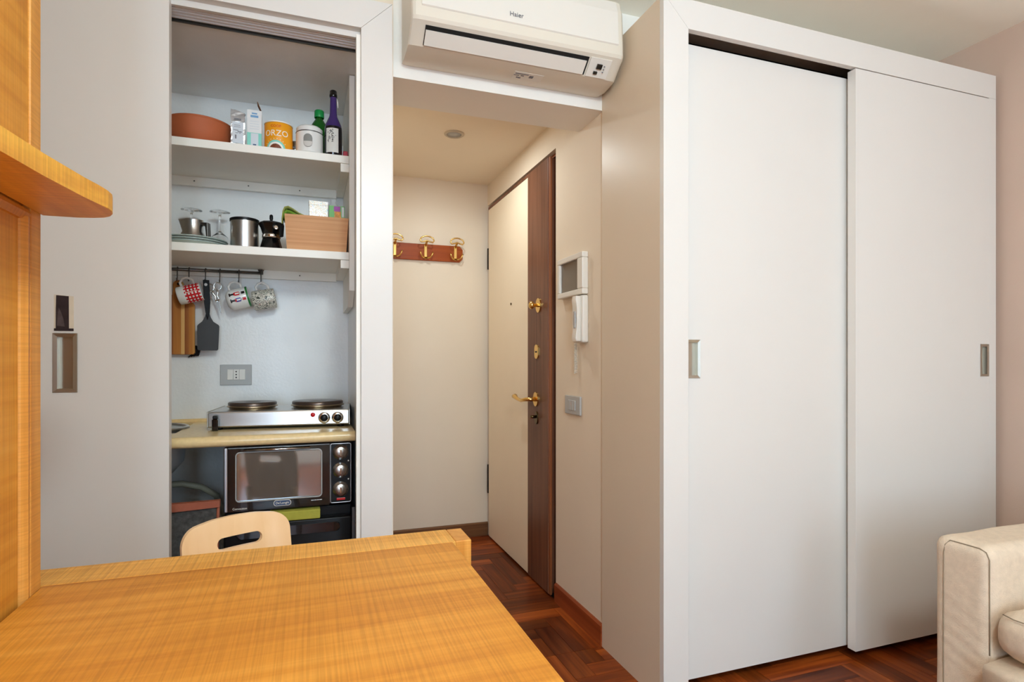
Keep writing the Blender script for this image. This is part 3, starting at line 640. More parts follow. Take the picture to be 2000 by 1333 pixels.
obj('lid', LA([(RO+0.0006, 0.106), (RO+0.001, 0.110), (RO-0.003, 0.1115), (0, 0.111)], 48), 'print_white', oz, local=True, smooth=40)
A0 = math.radians(-1)
def up(bm, dz):
    bm.transform(Matrix.Translation((0, 0, dz))); return bm
obj('lettering', up(bend(text_bm('ORZO', 0.031, 0.0003), RO+0.0006, a=A0-0.12), 0.064), 'print_white', oz, local=True)
obj('brand_lettering', up(bend(text_bm('COOP', 0.013, 0.0003), RO+0.0006, a=A0-0.14), 0.090), 'print_red', oz, local=True)
def fan(r0, r1, zc, n=24, d=0.0006):
    bm = new(); P0, P1 = [], []
    for i in range(n+1):
        a = PI*i/n; P0.append(bm.verts.new((-r0*math.cos(a), -d, zc+r0*math.sin(a)))); P1.append(bm.verts.new((-r1*math.cos(a), -d, zc+r1*math.sin(a))))
    for i in range(n): bm.faces.new((P0[i], P0[i+1], P1[i+1], P1[i]))
    return bend(bm, RO, a=A0-0.16)
obj('arc_print', fan(0.026, 0.036, 0.003), 'turquoise', oz, local=True); obj('arc_print', fan(0.021, 0.029, 0.003, d=0.0008), 'print_white', oz, local=True); obj('cereal_print', fan(0.0001, 0.022, 0.003, d=0.001), 'cereal_brown', oz, local=True)
for k in range(8):
    a = math.radians(35+k*110/7); bm = bend(grid_patch(-0.0013-0.041*math.cos(a), 0.0013-0.041*math.cos(a), 0.003+0.041*math.sin(a)-0.001, 0.003+0.041*math.sin(a)+0.0015, 2), RO, a=A0-0.16); obj('print_dot', bm, 'print_white', oz, local=True)
jr = thing('spice_jar', 'small ribbed jar tucked between orange can and canister', 'jar', (-0.043, 2.415, Z1))
obj('body', LA([(0, 0), (0.024, 0), (0.025, 0.004), (0.025, 0.055), (0.022, 0.062), (0, 0.062)], 28), 'print_pale', jr, local=True)
obj('lid', LA([(0.0255, 0.06), (0.0255, 0.078), (0.024, 0.08), (0, 0.08)], 28), 'nickel', jr, local=True)
for k in range(4): obj('band', LA([(0.0252, 0.010+k*0.012), (0.0262, 0.013+k*0.012), (0.0252, 0.016+k*0.012)], 28), 'nickel', jr, local=True)
cn = thing('canister', 'white lidded canister with an oval window on the upper shelf', 'canister', (0.0085, 2.322, Z1))
RC = 0.049
obj('body', LA([(0, 0), (RC-0.006, 0), (RC-0.003, 0.006), (RC, 0.008), (RC, 0.083), (RC-0.002, 0.085), (0, 0.085)], 48), 'ceramic_white', cn, local=True, smooth=40)
obj('gasket', LA([(RC-0.002, 0.084), (RC+0.0008, 0.0855), (RC-0.002, 0.088)], 48), 'steel_dark', cn, local=True)
obj('lid', LA([(RC-0.002, 0.087), (RC-0.0015, 0.103), (RC-0.008, 0.109), (0, 0.110)], 48), 'ceramic_white', cn, local=True, smooth=40)
def oval_bend(w2, z0, z1, R, a, d, cut=None, n=16):
    bm = new(); lo, hi = [], []
    for i in range(n+1):
        x = -w2+2*w2*i/n; e = w2-math.sqrt(max(0.0, w2*w2-x*x)); t = z1-e if cut is None else min(cut, z1-e)
        lo.append(bm.verts.new((x, -d, z0+e))); hi.append(bm.verts.new((x, -d, max(t, z0+e+1e-4))))
    for i in range(n): bm.faces.new((lo[i], lo[i+1], hi[i+1], hi[i]))
    return bend(bm, R, a=a)
obj('window_pane', oval_bend(0.0155, 0.022, 0.072, RC, -0.12, 0.0016), 'canister_pane', cn, local=True); obj('contents', oval_bend(0.0148, 0.0235, 0.060, RC, -0.12, 0.0022, cut=0.044), 'canister_fill', cn, local=True)
gb = thing('green_bottle', 'green bottle with green screw cap behind the canister', 'bottle', (0.046, 2.455, Z1))
obj('body', LA([(0, 0), (0.034, 0), (0.036, 0.004), (0.036, 0.155), (0.03, 0.175), (0.018, 0.195), (0.015, 0.200), (0.015, 0.212), (0, 0.212)], 32), 'green_bottle', gb, local=True)
obj('cap', LA([(0.0185, 0.206), (0.019, 0.207), (0.0185, 0.233), (0.016, 0.236), (0, 0.236)], 28), 'green_cap', gb, local=True)
pb = thing('purple_bottle', 'dark purple bottle with white brush-written label on the upper shelf', 'bottle', (0.0945, 2.312, Z1))
RB = 0.0325
obj('body', LA([(0, 0), (RB-0.002, 0), (RB, 0.004), (RB, 0.105), (RB-0.001, 0.118)], 36), 'dark_bottle', pb, local=True)
obj('shoulder', LA([(RB-0.001, 0.118), (RB-0.003, 0.128), (RB-0.010, 0.145), (0.0155, 0.160), (0.0132, 0.175), (0.012, 0.222), (0.012, 0.236)], 36), 'purple_bottle', pb, local=True)
cp = obj('cap', LA([(0.0115, 0.234), (0.0145, 0.236), (0.0145, 0.246), (0.0135, 0.247), (0.0135, 0.258), (0.010, 0.262), (0, 0.263)], 24), 'black_gloss', pb, local=True)
bm = new(); bm2 = grid_patch(-0.030, 0.018, 0.016, 0.108, 12, 0.0004); lb = obj('label', bend(bm2, RB), 'label_cream', pb, local=True); bm.free()
strokes = [[(-0.004, 0.104), (-0.003, 0.098)], [(-0.016, 0.096), (-0.012, 0.098), (-0.005, 0.0955)], [(-0.010, 0.101), (-0.011, 0.092), (-0.017, 0.084)], [(-0.009, 0.094), (-0.004, 0.091), (0.000, 0.087)], [(-0.008, 0.086), (0.000, 0.086)], [(-0.009, 0.082), (0.008, 0.080)], [(-0.006, 0.081), (-0.006, 0.068)], [(-0.005, 0.078), (0.001, 0.076), (0.000, 0.069), (-0.006, 0.068)], [(-0.016, 0.078), (-0.018, 0.068), (-0.020, 0.060)], [(-0.013, 0.074), (-0.014, 0.064)], [(-0.007, 0.063), (0.000, 0.062)], [(-0.004, 0.066), (-0.004, 0.058)], [(-0.008, 0.056), (-0.001, 0.056)], [(-0.022, 0.09), (-0.019, 0.093)], [(-0.022, 0.062), (-0.019, 0.054)]]
for st in strokes:
    bm = T([(p[0], -0.0008, p[1]) for p in st], [0.0012]+[0.0009]*(len(st)-1), 5)
    for v in bm.verts: v.co.y = -0.0008+(v.co.y+0.0008)*0.3
    obj('brush_stroke', bend(bm, RB), 'ink', lb, local=True)
obj('neck_tag', T([(0.0135, -0.004, 0.232), (0.0155, -0.004, 0.215), (0.0165, -0.004, 0.196)], [0.0012, 0.0028, 0.0022], 6), 'label_cream', pb, local=True)
rd = thing('red_packet', 'small pink-red packet squeezed beside the purple bottle', 'packet', (0.138, 2.33, Z1))
obj('body', B(-0.0075, 0.0095, -0.02, 0.02, 0, 0.036, 0.003), 'pink_red', rd, local=True)
obj('white_card', B(-0.0105, -0.0085, -0.018, 0.018, 0, 0.055), 'paper_white', rd, local=True)

# ------------------------------------------------------------------ lower shelf items
Z2 = 1.5297
for k in range(3):
    pt = thing('plate', ('lowest', 'middle', 'topmost')[k]+' pale green-rimmed plate of the stack on the lower shelf', 'plate', (-0.395, 2.395, Z2+k*0.0085), group='stacked plates')
    obj('dish', LA([(0, 0), (0.068, 0), (0.075, 0.004), (0.112, 0.0135), (0.112, 0.0155), (0.073, 0.0065), (0.066, 0.003), (0, 0.003)], 48), 'plate_green', pt, local=True, smooth=50)
    obj('rim', T([(0.1125*math.cos(a*PI/32), 0.1125*math.sin(a*PI/32), 0.0148) for a in range(64)], 0.0022, 6, closed=True), 'plate_edge', pt, local=True)
jg = thing('milk_jug', 'small steel milk jug standing on the stack of plates', 'jug', (-0.397, 2.40, Z2+0.0204))
bm = new(); fs = lathe(bm, [(0, 0), (0.044, 0), (0.0465, 0.004), (0.0465, 0.016), (0.042, 0.032), (0.035, 0.045), (0.0345, 0.085), (0.0355, 0.088), (0.0335, 0.087), (0.033, 0.046), (0.040, 0.030), (0, 0.004)], 40)
for v in bm.verts:
    if v.co.z > 0.06 and v.co.x < -0.020 and abs(v.co.y) < 0.02: v.co.x -= 0.013*(v.co.z-0.06)/0.027*(1-abs(v.co.y)/0.02)
obj('body', bm, 'steel', jg, local=True, smooth=60)
bm = PR([(0.030, 0.080), (0.058, 0.078), (0.061, 0.016), (0.053, 0.014), (0.051, 0.068), (0.030, 0.070)], -0.012, 0.012, 'y', bev=0.002); bm.transform(Matrix.Rotation(math.radians(-18), 4, 'Z')); obj('handle', bm, 'steel_dark', jg, local=True)
gl_prof = [(0.0365, 0), (0.0372, 0), (0.039, 0.03), (0.040, 0.055), (0.030, 0.082), (0.012, 0.098), (0.0045, 0.106), (0.0038, 0.16), (0.005, 0.172), (0.012, 0.177), (0.036, 0.1805), (0.037, 0.182), (0.036, 0.183), (0, 0.1825)]
gl_in = [(0.0365, 0), (0.038, 0.03), (0.0388, 0.055), (0.029, 0.081), (0.010, 0.097), (0, 0.099)]
for k, (gx, gy, lb_) in enumerate(((-0.428, 2.555, 'upside-down wine glass behind the steel milk jug'), (-0.328, 2.555, 'upside-down wine glass between the milk jug and the tin'))):
    wg = thing('wine_glass', lb_, 'wine glass', (gx, gy, Z2+0.0004), group='upturned wine glasses')
    bm = new(); lathe(bm, gl_prof, 40); lathe(bm, gl_in, 40); bmesh.ops.remove_doubles(bm, verts=bm.verts, dist=1e-5)
    o = obj('bowl_and_stem', bm, 'glass', wg, local=True)
    obj('foot_rim', T([(0.0370*math.cos(a*PI/20), 0.0370*math.sin(a*PI/20), 0.182) for a in range(40)], 0.0009, 6, closed=True), 'glass', wg, local=True)
tn = thing('steel_tin', 'round steel tin with dark lid on the lower shelf', 'tin', (-0.2185, 2.345, Z2))
obj('body', LA([(0, 0), (0.0475, 0), (0.048, 0.002), (0.048, 0.104), (0, 0.104)], 48), 'steel', tn, local=True, smooth=40)
obj('lid', LA([(0.048, 0.103), (0.0505, 0.1035), (0.0505, 0.112), (0.048, 0.1135), (0, 0.113)], 48), 'black_plastic', tn, local=True, smooth=40)
mp = thing('moka_pot', 'black octagonal moka pot with steel band on the lower shelf', 'coffee pot', (-0.1265, 2.335, Z2), (0, 0, math.radians(8)))
obj('boiler', LA([(0, 0), (0.040, 0), (0.041, 0.004), (0.030, 0.046), (0.029, 0.048), (0, 0.048)], 8), 'black_gloss', mp, local=True, smooth=20)
obj('band', LA([(0.030, 0.047), (0.0325, 0.048), (0.0325, 0.060), (0.030, 0.062)], 32), 'steel_bright', mp, local=True)
obj('upper_pot', LA([(0.029, 0.061), (0.031, 0.064), (0.042, 0.100), (0.041, 0.102), (0, 0.102)], 8), 'black_gloss', mp, local=True, smooth=20)
ld = obj('lid', LA([(0.042, 0.101), (0.040, 0.106), (0.010, 0.113), (0, 0.113)], 8), 'black_matte', mp, local=True)
obj('lid_knob', LA([(0.004, 0.112), (0.0065, 0.122), (0.006, 0.134), (0.003, 0.137), (0, 0.137)], 14), 'black_plastic', ld, local=True)
bm = PR([(0.034, 0.104), (0.058, 0.098), (0.062, 0.090), (0.058, 0.05), (0.050, 0.048), (0.050, 0.085), (0.036, 0.092)], -0.007, 0.007, 'y', bev=0.002); bm.transform(Matrix.Rotation(math.radians(-55), 4, 'Z')); obj('handle', bm, 'black_plastic', mp, local=True)
bm = PR([(-0.046, 0.102), (-0.032, 0.102), (-0.031, 0.075)], -0.008, 0.008, 'y'); bm.transform(Matrix.Rotation(math.radians(-15), 4, 'Z')); obj('spout', bm, 'black_gloss', mp, local=True)
bm = new(); lathe(bm, [(0.0095, 0), (0.0095, 0.002), (0.006, 0.0025)], 20); lathe(bm, [(0, 0.001), (0.006, 0.0012)], 20); bm.transform(Matrix.Translation((0.0135, -0.0372, 0.084)) @ Matrix.Rotation(math.radians(90-15), 4, 'X')); md = obj('medallion', bm, 'steel_bright', mp, local=True)
wb = thing('wooden_box', 'tapered bamboo storage box on the lower shelf', 'box', (0.035, 2.37, Z2))
def wall4(hw0, hw1, hd0, hd1, h, t):
    out = []
    q0 = [(-hw0, -hd0), (hw0, -hd0), (hw0, hd0), (-hw0, hd0)]; q1 = [(-hw1, -hd1), (hw1, -hd1), (hw1, hd1), (-hw1, hd1)]
    for k in range(4):
        bm = new(); k2 = (k+1) % 4
        def ins(p, f): return (p[0]*(1-t/abs(p[0])), p[1]*(1-t/abs(p[1])))
        A = [(*q0[k], 0), (*q0[k2], 0), (*q1[k2], h), (*q1[k], h)]; D = [(*ins(q0[k], 0), 0.0), (*ins(q0[k2], 0), 0.0), (*ins(q1[k2], 0), h), (*ins(q1[k], 0), h)]
        a = [bm.verts.new(p) for p in A]; d = [bm.verts.new(p) for p in D]
        bm.faces.new(a); bm.faces.new(d[::-1])
        for i in range(4): bm.faces.new((a[i], d[i], d[(i+1) % 4], a[(i+1) % 4]))
        out.append(bm)
    return out
for bmw in wall4(0.106, 0.114, 0.078, 0.086, 0.134, 0.006): obj('side', bmw, 'bamboo', wb, local=True)
obj('bottom', B(-0.1, 0.1, -0.072, 0.072, 0.0005, 0.005), 'bamboo', wb, local=True)
gc = thing('green_cloth', 'folded green and olive cloth draped from the bamboo box', 'cloth', (-0.045, 2.34, Z2+0.10))
def ribbon(pts, y0, y1, t=0.002):
    bm = new(); pts = [Vector((p[0], 0, p[1])) for p in pts]; A = []
    for i, p in enumerate(pts):
        tg = (pts[min(i+1, len(pts)-1)]-pts[max(i-1, 0)]).normalized(); nn = Vector((-tg.z, 0, tg.x))*t
        A.append([bm.verts.new((q.x, y, q.z)) for q in (p-nn, p+nn) for y in (y0, y1)])
    for a, b in zip(A, A[1:]):
        for i, j in ((0, 1), (1, 3), (3, 2), (2, 0)): f = bm.faces.new((a[i], a[j], b[j], b[i])); f.smooth = True
    for a in (A[0], A[-1]): bm.faces.new((a[0], a[1], a[3], a[2]))
    return bm
obj('outer_fold', ribbon([(-0.044, -0.03), (-0.043, 0.02), (-0.040, 0.048), (-0.034, 0.064), (-0.022, 0.068), (-0.006, 0.060), (0.015, 0.046), (0.04, 0.036), (0.09, 0.030)], -0.03, 0.05), 'felt_olive', gc, local=True)
obj('inner_fold', ribbon([(-0.034, 0.022), (-0.036, 0.042), (-0.028, 0.053), (-0.014, 0.050), (0.006, 0.040), (0.03, 0.031)], -0.024, 0.045, 0.004), 'felt_green', gc, local=True)
hl = thing('patterned_box', 'small shimmering patterned box standing in the bamboo box', 'box', (0.041, 2.36, Z2+0.006), (0, 0, math.radians(3)))
obj('carton', B(-0.0345, 0.0345, -0.014, 0.014, 0, 0.200, 0.001), 'holo_print', hl, local=True)
obj('lid', B(-0.0352, 0.0352, -0.0147, 0.0147, 0.184, 0.2008, 0.001), 'holo_print', hl, local=True)
tg = thing('tea_box', 'green tea box with purple and orange picture in the bamboo box', 'box', (0.112, 2.36, Z2+0.006))
obj('carton', B(-0.032, 0.026, -0.014, 0.014, 0, 0.188, 0.001), 'tea_green', tg, local=True)
for (x0, x1, z0, z1, m) in ((-0.014, 0.010, 0.166, 0.186, 'print_purple'), (-0.012, 0.012, 0.140, 0.166, 'print_orange'), (0.015, 0.024, 0.145, 0.184, 'paper_white')):
    q = flat_poly([(x0, z0), (x1, z0), (x1, z1), (x0, z1)], 0, 0.0006); q.transform(Matrix.Translation((0, -0.014, 0))); obj('picture', q, m, tg, local=True)
pbg = thing('plastic_bag', 'clear plastic bag bunched over the tea box', 'bag', (0.10, 2.42, Z2+0.006))
bm = new(); rr_ = []
for j in range(7):
    z = [0, 0.08, 0.15, 0.185, 0.205, 0.215, 0.232][j]; R_ = [0.03, 0.034, 0.034, 0.03, 0.02, 0.008, 0.012][j]
    rr_.append([bm.verts.new((R_*math.cos(i*PI/8)*(1+random.uniform(-.12, .12)), R_*0.8*math.sin(i*PI/8)*(1+random.uniform(-.12, .12)), z)) for i in range(16)])
for a, b in zip(rr_, rr_[1:]):
    for i in range(16): bm.faces.new((a[i], a[(i+1) % 16], b[(i+1) % 16], b[i])).smooth = True
bm.faces.new(rr_[0])
obj('film', bm, 'plastic_film', pbg, local=True)

# ------------------------------------------------------------------ hanging rail
RY, RZ = 2.60, 1.483
rl = thing('hanging_rail', 'thin dark metal rail under the lower shelf', 'rail', (-0.5, 2.62, RZ))
obj('tube', T([(WX0+0.02, RY, RZ), (-0.172, RY, RZ)], 0.006, 12), 'steel_dark', rl)
obj('bracket', T([(-0.179, RY, RZ), (-0.179, RY, RZ+0.012), (-0.179, 2.6445, RZ+0.012)], 0.004, 8), 'steel_dark', rl)
bm = new(); lathe(bm, [(0, 0), (0.012, 0), (0.012, 0.004), (0.006, 0.009), (0, 0.009)], 18); bm.transform(Matrix.Translation((-0.182, 2.6245, RZ+0.018)) @ Matrix.Rotation(PI/2, 4, 'X')); obj('end_knob', bm, 'steel_dark', rl)
hooks = [(-0.484, 'chopping board'), (-0.443, 'red gingham mug'), (-0.3845, 'black spatula'), (-0.3326, 'silver scissors'), (-0.2628, 'soldier mug'), (-0.180, 'leaf-patterned mug')]
hp = [(0, -0.0, 0.0)]
path = [(0, 0.0085, -0.004), (0, 0.0085, 0.003), (0, 0.005, 0.0075), (0, 0, 0.009), (0, -0.006, 0.0075), (0, -0.009, 0.002), (0, -0.009, -0.034), (0, -0.010, -0.042), (0, -0.015, -0.047), (0, -0.021, -0.045), (0, -0.023, -0.037)]
hb0 = T(path, 0.0021, 8)
for v in hb0.verts: v.co *= 1.0
hook_me = bpy.data.meshes.new('s_hook'); hb0.to_mesh(hook_me); hb0.free(); hook_me.materials.append(M['steel_dark'])
for hx, what in hooks:
    o = bpy.data.objects.new('s_hook', hook_me); C.objects.link(o); o.location = (hx, RY, RZ)
    tag(o, 'dark metal S-hook from which the %s hangs' % what, 'hook', 'S-hooks on the rail')
# chopping board
cbd = thing('chopping_board', 'striped acacia chopping board with rounded handle hanging from the rail', 'chopping board', (-0.483, 2.616, 1.145))
ptl = [(-0.535, 1.147), (-0.426, 1.147), (-0.420, 1.153), (-0.420, 1.345), (-0.430, 1.362), (-0.452, 1.372), (-0.459, 1.385), (-0.459, 1.425)]+arc(-0.478, 1.425, 0.019, 0, 180, 8)+[(-0.497, 1.385), (-0.504, 1.372), (-0.526, 1.362), (-0.535, 1.345)]
ptl = [(p[0]-0.006, p[1]-0.002) for p in ptl]
wood('acacia_red', (120, 64, 24), (150, 86, 36), (172, 106, 50), 2, 0.5, across=40, along=1.0, saw=0.0)
wood('acacia_pale', (204, 150, 82), (220, 172, 104), (230, 188, 122), 2, 0.5, across=40, along=1.0, saw=0.0)
cuts_ = [-0.56, -0.528, -0.502, -0.474, -0.4615, -0.447, -0.42]
for k in range(6):
    bm = PR(ptl, 2.609, 2.624, 'y', bev=0.002)
    for xc, sgn in ((cuts_[k], -1), (cuts_[k+1], 1)):
        r = bmesh.ops.bisect_plane(bm, geom=bm.verts[:]+bm.edges[:]+bm.faces[:], plane_co=(xc-sgn*0.0001, 0, 0), plane_no=(sgn, 0, 0), clear_outer=True)
        es = [e for e in r['geom_cut'] if isinstance(e, bmesh.types.BMEdge)]
        if es: bmesh.ops.holes_fill(bm, edges=es, sides=0)
    if len(bm.faces): obj('stave', bm, ('acacia', 'acacia_red', 'acacia', 'acacia_pale', 'acacia_red', 'acacia')[k], cbd)
bm = new(); lathe(bm, [(0, 0), (0.0045, 0), (0.0045, 0.001), (0, 0.001)], 14); bm.transform(Matrix.Translation((-0.484, 2.609, 1.426)) @ Matrix.Rotation(PI/2, 4, 'X')); obj('hole', bm, 'ink', cbd)
bks = thing('black_utensil', 'black slotted utensil half hidden behind the chopping board', 'utensil', (-0.45, 2.605, 1.13), (0, 0, 0))
obj('stem', T([(-0.455, 2.634, 1.36), (-0.445, 2.634, 1.20), (-0.435, 2.634, 1.17)], 0.005, 8), 'black_plastic', bks)
for k in range(4): obj('tine', T([(-0.436+k*0.005, 2.634, 1.185-k*0.002), (-0.424+k*0.004, 2.632, 1.162), (-0.438+k*0.007, 2.630, 1.144-k*0.001), (-0.452+k*0.009, 2.630, 1.134+k*0.002)], [0.003, 0.004, 0.0035, 0.002], 6), 'black_plastic', bks)
# spatula
spt = thing('spatula', 'black wide-bladed spatula hanging from the rail', 'spatula', (-0.38, 2.575, 1.16))
obj('blade', PR([(-0.4115, 1.167), (-0.4065, 1.161), (-0.3405, 1.161), (-0.3365, 1.166), (-0.3325, 1.258), (-0.336, 1.264), (-0.355, 1.276), (-0.364, 1.292), (-0.368, 1.31), (-0.381, 1.31), (-0.385, 1.292), (-0.394, 1.276), (-0.409, 1.264), (-0.4125, 1.258)], 2.578, 2.581, 'y', bev=0.0008), 'spatula_grey', spt)
hs_ = obj('handle', PR([(-0.3745, 1.283), (-0.3665, 1.31), (-0.3645, 1.352), (-0.3685, 1.442), (-0.391, 1.442), (-0.3865, 1.352), (-0.381, 1.31)], 2.568, 2.578, 'y', bev=0.003), 'black_plastic', spt)
bm = new(); lathe(bm, [(0, 0), (0.006, 0), (0.006, 0.0006), (0, 0.0006)], 16); bm.transform(Matrix.Translation((-0.380, 2.568, 1.423)) @ Matrix.Rotation(PI/2, 4, 'X')); obj('hang_hole', bm, 'paper_white', hs_)
# scissors
sc = thing('scissors', 'small ornate silver scissors hanging from the rail', 'scissors', (-0.326, 2.585, 1.305), (0, math.radians(-14), 0))
sc.scale = (1.12, 1.12, 1.12)
bm = new()
for s in (-1, 1):
    lp = [(0.0125*s+0.012*math.cos(a*PI/10), 0, 0.103+0.0135*math.sin(a*PI/10)) for a in range(20)]
    obj('finger_loop', T(lp, 0.0024, 6, closed=True), 'steel_bright', sc, local=True)
    obj('shank', T([(0.006*s, 0.001*s, 0.092), (0.009*s, 0.001*s, 0.082), (0.003*s, 0.001*s, 0.070), (0.006*s, 0.001*s, 0.06), (0.002*s, 0.001*s, 0.05)], 0.0036, 6), 'steel_bright', sc, local=True)
    obj('blade', PR([(-0.006*s, 0.052), (0.006*s, 0.052), (0.001*s, 0.0)], 0.0012*s, 0.0012*s+0.001, 'y'), 'steel_bright', sc, local=True)
bm.free()
for q in sc.children: pass
# mugs
def mug(name, label, cx, cz, tilt, R, h, kind):
    th = math.radians(90-tilt); yb = 2.566
    t = thing(name, label, 'mug', (cx-math.sin(th)*h/2, yb, cz-math.cos(th)*h/2), (0, th, 0), group='mugs hanging from the rail')
    if kind == 'check':
        bm = new(); N_ = 32; rows = 9
        lathe(bm, [(0, 0), (R-0.004, 0), (R-0.001, 0.003), (R, 0.028)], N_, mi=1)
        zs = [0.028+(h-0.028-0.002)*j/rows for j in range(rows+1)]
        for j, i, f in lathe(bm, [(R, z) for z in zs], N_): f.material_index = 1 if (i % 2 == 0 and j % 2 == 0) else 0
        lathe(bm, [(R, h-0.002), (R-0.001, h), (R-0.003, h), (R-0.004, 0.006), (0, 0.005)], N_, mi=1)
        obj('body', bm, ['mug_red', 'ceramic_white'], t, local=True)
        for k in range(8): obj('writing_mark', bend(grid_patch(-0.0025+0.0015*(k % 2), 0.0025-0.001*(k % 3), 0.033+k*0.0055, 0.0365+k*0.0055, 3, 0.0011), R, a=-0.06), 'print_white', t, local=True)
    else:
        m = 'ceramic_white' if kind == 'soldier' else 'foliage_print'
        if kind == 'soldier': prof = [(0, 0), (R*0.55, 0), (R*0.72, 0.004), (R*0.97, 0.014), (R, 0.022), (R, h-0.002), (R-0.001, h), (R-0.003, h), (R-0.004, 0.045), (R*0.7, 0.012), (0, 0.008)]
        else: prof = [(0, 0), (R-0.004, 0), (R, 0.004), (R, h-0.002), (R-0.001, h), (R-0.003, h), (R-0.004, 0.006), (0, 0.005)]
        obj('body', LA(prof, 48), m, t, local=True, smooth=60)
        if kind == 'soldier':
            obj('rim_band', LA([(R+0.0004, h-0.008), (R+0.0006, h-0.004), (R+0.0003, h-0.0005)], 48), 'mug_green', t, local=True)
            for (a, body, legs, hat) in ((-0.42, 'mug_red', 'mug_black', 'mug_black'), (0.20, 'mug_blue', 'mug_black', 'mug_red')):
                def pa(w, z0, z1, mm, d=0.0008, dx=0): obj('soldier_print', bend(grid_patch(-w*0.6, w*0.6, 0.016+(z0-0.028)*1.3, 0.016+(z1-0.028)*1.3, 6, d-(R-R*0.93)*0*1), R, a=a), mm, t, local=True)
                pa(0.012, 0.028, 0.032, legs); pa(0.006, 0.030, 0.042, legs); pa(0.010, 0.041, 0.046, 'mug_red'); pa(0.013, 0.044, 0.058, body); pa(0.005, 0.046, 0.057, 'print_white', 0.0012); pa(0.0065, 0.058, 0.064, 'canister_fill'); pa(0.009, 0.063, 0.073, hat)
    hpz = [(-R+0.002, 0.022), (-R-0.014, 0.020), (-R-0.026, 0.032), (-R-0.029, h*0.52), (-R-0.026, h-0.034), (-R-0.014, h-0.020), (-R+0.002, h-0.020)]
    obj('handle', T([(p[0], 0, p[1]) for p in hpz], 0.0048, 10), 'ceramic_white', t, local=True)
    return t
mug('mug', 'red gingham mug with white base hanging beside the chopping board', -0.4345, 1.384, 16, 0.036, 0.086, 'check')
mug('mug', 'white mug with toy soldiers and green rim hanging from the rail', -0.2625, 1.370, 16, 0.041, 0.086, 'soldier')
mug('mug', 'cream mug with black leaf pattern, last on the rail', -0.166, 1.371, 11, 0.040, 0.086, 'leaf')
# wall socket
so = thing('wall_socket', 'grey wall socket plate above the hot plate', 'socket', (-0.278, 2.645, 1.019))
obj('plate', B(-0.338, -0.2185, 2.637, 2.6448, 1.019, 1.104, 0.002), 'plastic_grey', so)
for k in range(3):
    x0 = -0.3105+k*0.0225; md_ = obj('module', B(x0, x0+0.0217, 2.634, 2.638, 1.041, 1.084, 0.001), 'plastic_white', so)
    if k == 1:
        for dz in (-0.012, 0, 0.012):
            bm = new(); lathe(bm, [(0, 0), (0.0028, 0), (0.0028, 0.0006), (0, 0.0006)], 12); bm.transform(Matrix.Translation((x0+0.0108, 2.634, 1.0625+dz)) @ Matrix.Rotation(PI/2, 4, 'X')); obj('socket_hole', bm, 'ink', md_)

# ------------------------------------------------------------------ air conditioner
AX0, AX1 = 0.309, 1.07
ac = thing('air_conditioner', 'white wall-mounted air conditioner above the hallway opening', 'air conditioner', (0.69, 2.01, 2.146))
prof = [(2.009, 2.146), (1.955, 2.138), (1.905, 2.141), (1.872, 2.146), (1.822, 2.186), (1.806, 2.196), (1.800, 2.206), (1.801, 2.24), (1.808, 2.36), (1.822, 2.405), (1.85, 2.425), (2.009, 2.43)]
bm = new(); cy, cz = 1.92, 2.29; rings = []
for x, k in ((AX0, 0.93), (AX0+0.004, 0.965), (AX0+0.012, 0.99), (AX0+0.028, 1.0), (AX1-0.028, 1.0), (AX1-0.012, 0.985), (AX1-0.004, 0.95), (AX1, 0.91)):
    rings.append([bm.verts.new((x, 2.009 if p[0] > 2.0 else 2.009-(2.009-p[0])*k, cz+(p[1]-cz)*(0.6+0.4*k if k < 1 else 1))) for p in prof])
for a, b in zip(rings, rings[1:]):
    for i in range(len(prof)): bm.faces.new((a[i], a[(i+1) % len(prof)], b[(i+1) % len(prof)], b[i]))
bm.faces.new(rings[0]); bm.faces.new(rings[-1])
obj('body', bm, 'plastic_cream', ac, smooth=25)
def slab_on(p0, p1, x0, x1, t):
    """thin slab lying on the profile between two (y,z) points, raised outwards by t"""
    d = Vector((p1[0]-p0[0], p1[1]-p0[1])).normalized(); nn = Vector((-d.y, d.x))
    if nn.y > 0 or nn.x > 0.5: nn = -nn
    q = [p0, p1, (p1[0]+nn.x*t, p1[1]+nn.y*t), (p0[0]+nn.x*t, p0[1]+nn.y*t)]
    return PR(q, x0, x1, 'x')
obj('outlet_slot', slab_on((1.866, 2.150), (1.818, 2.189), AX0+0.046, AX1-0.135, 0.003), 'gap_black', ac)
obj('louver', slab_on((1.8655, 2.1508), (1.8285, 2.1808), AX0+0.048, AX1-0.142, 0.007), 'plastic_white', ac)
obj('front_panel', PR([(1.8005, 2.238), (1.7965, 2.241), (1.8035, 2.358), (1.817, 2.40), (1.822, 2.40), (1.808, 2.36)], AX0+0.03, AX1-0.03, 'x', bev=0.001), 'plastic_white', ac)
dp = obj('display_panel', slab_on((1.868, 2.148), (1.816, 2.190), AX1-0.128, AX1-0.046, 0.003), 'plastic_white', ac)
obj('display', slab_on((1.842, 2.1665), (1.829, 2.177), AX1-0.098, AX1-0.078, 0.0062), 'black_gloss', dp); obj('receiver', slab_on((1.857, 2.1545), (1.8495, 2.1605), AX1-0.103, AX1-0.089, 0.0062), 'black_gloss', dp)
for k in range(3): obj('indicator', slab_on((1.834+k*0.008, 2.173-k*0.0065), (1.832+k*0.008, 2.1747-k*0.0065), AX1-0.070, AX1-0.067, 0.0062), 'print_grey', dp)
bm = text_bm('Haier', 0.022, 0.0004); bm.transform(Matrix.Translation((0.655, 1.7962, 2.268)) @ Matrix.Rotation(math.radians(-3.4), 4, 'X')); obj('logo_lettering', bm, 'print_grey', ac)
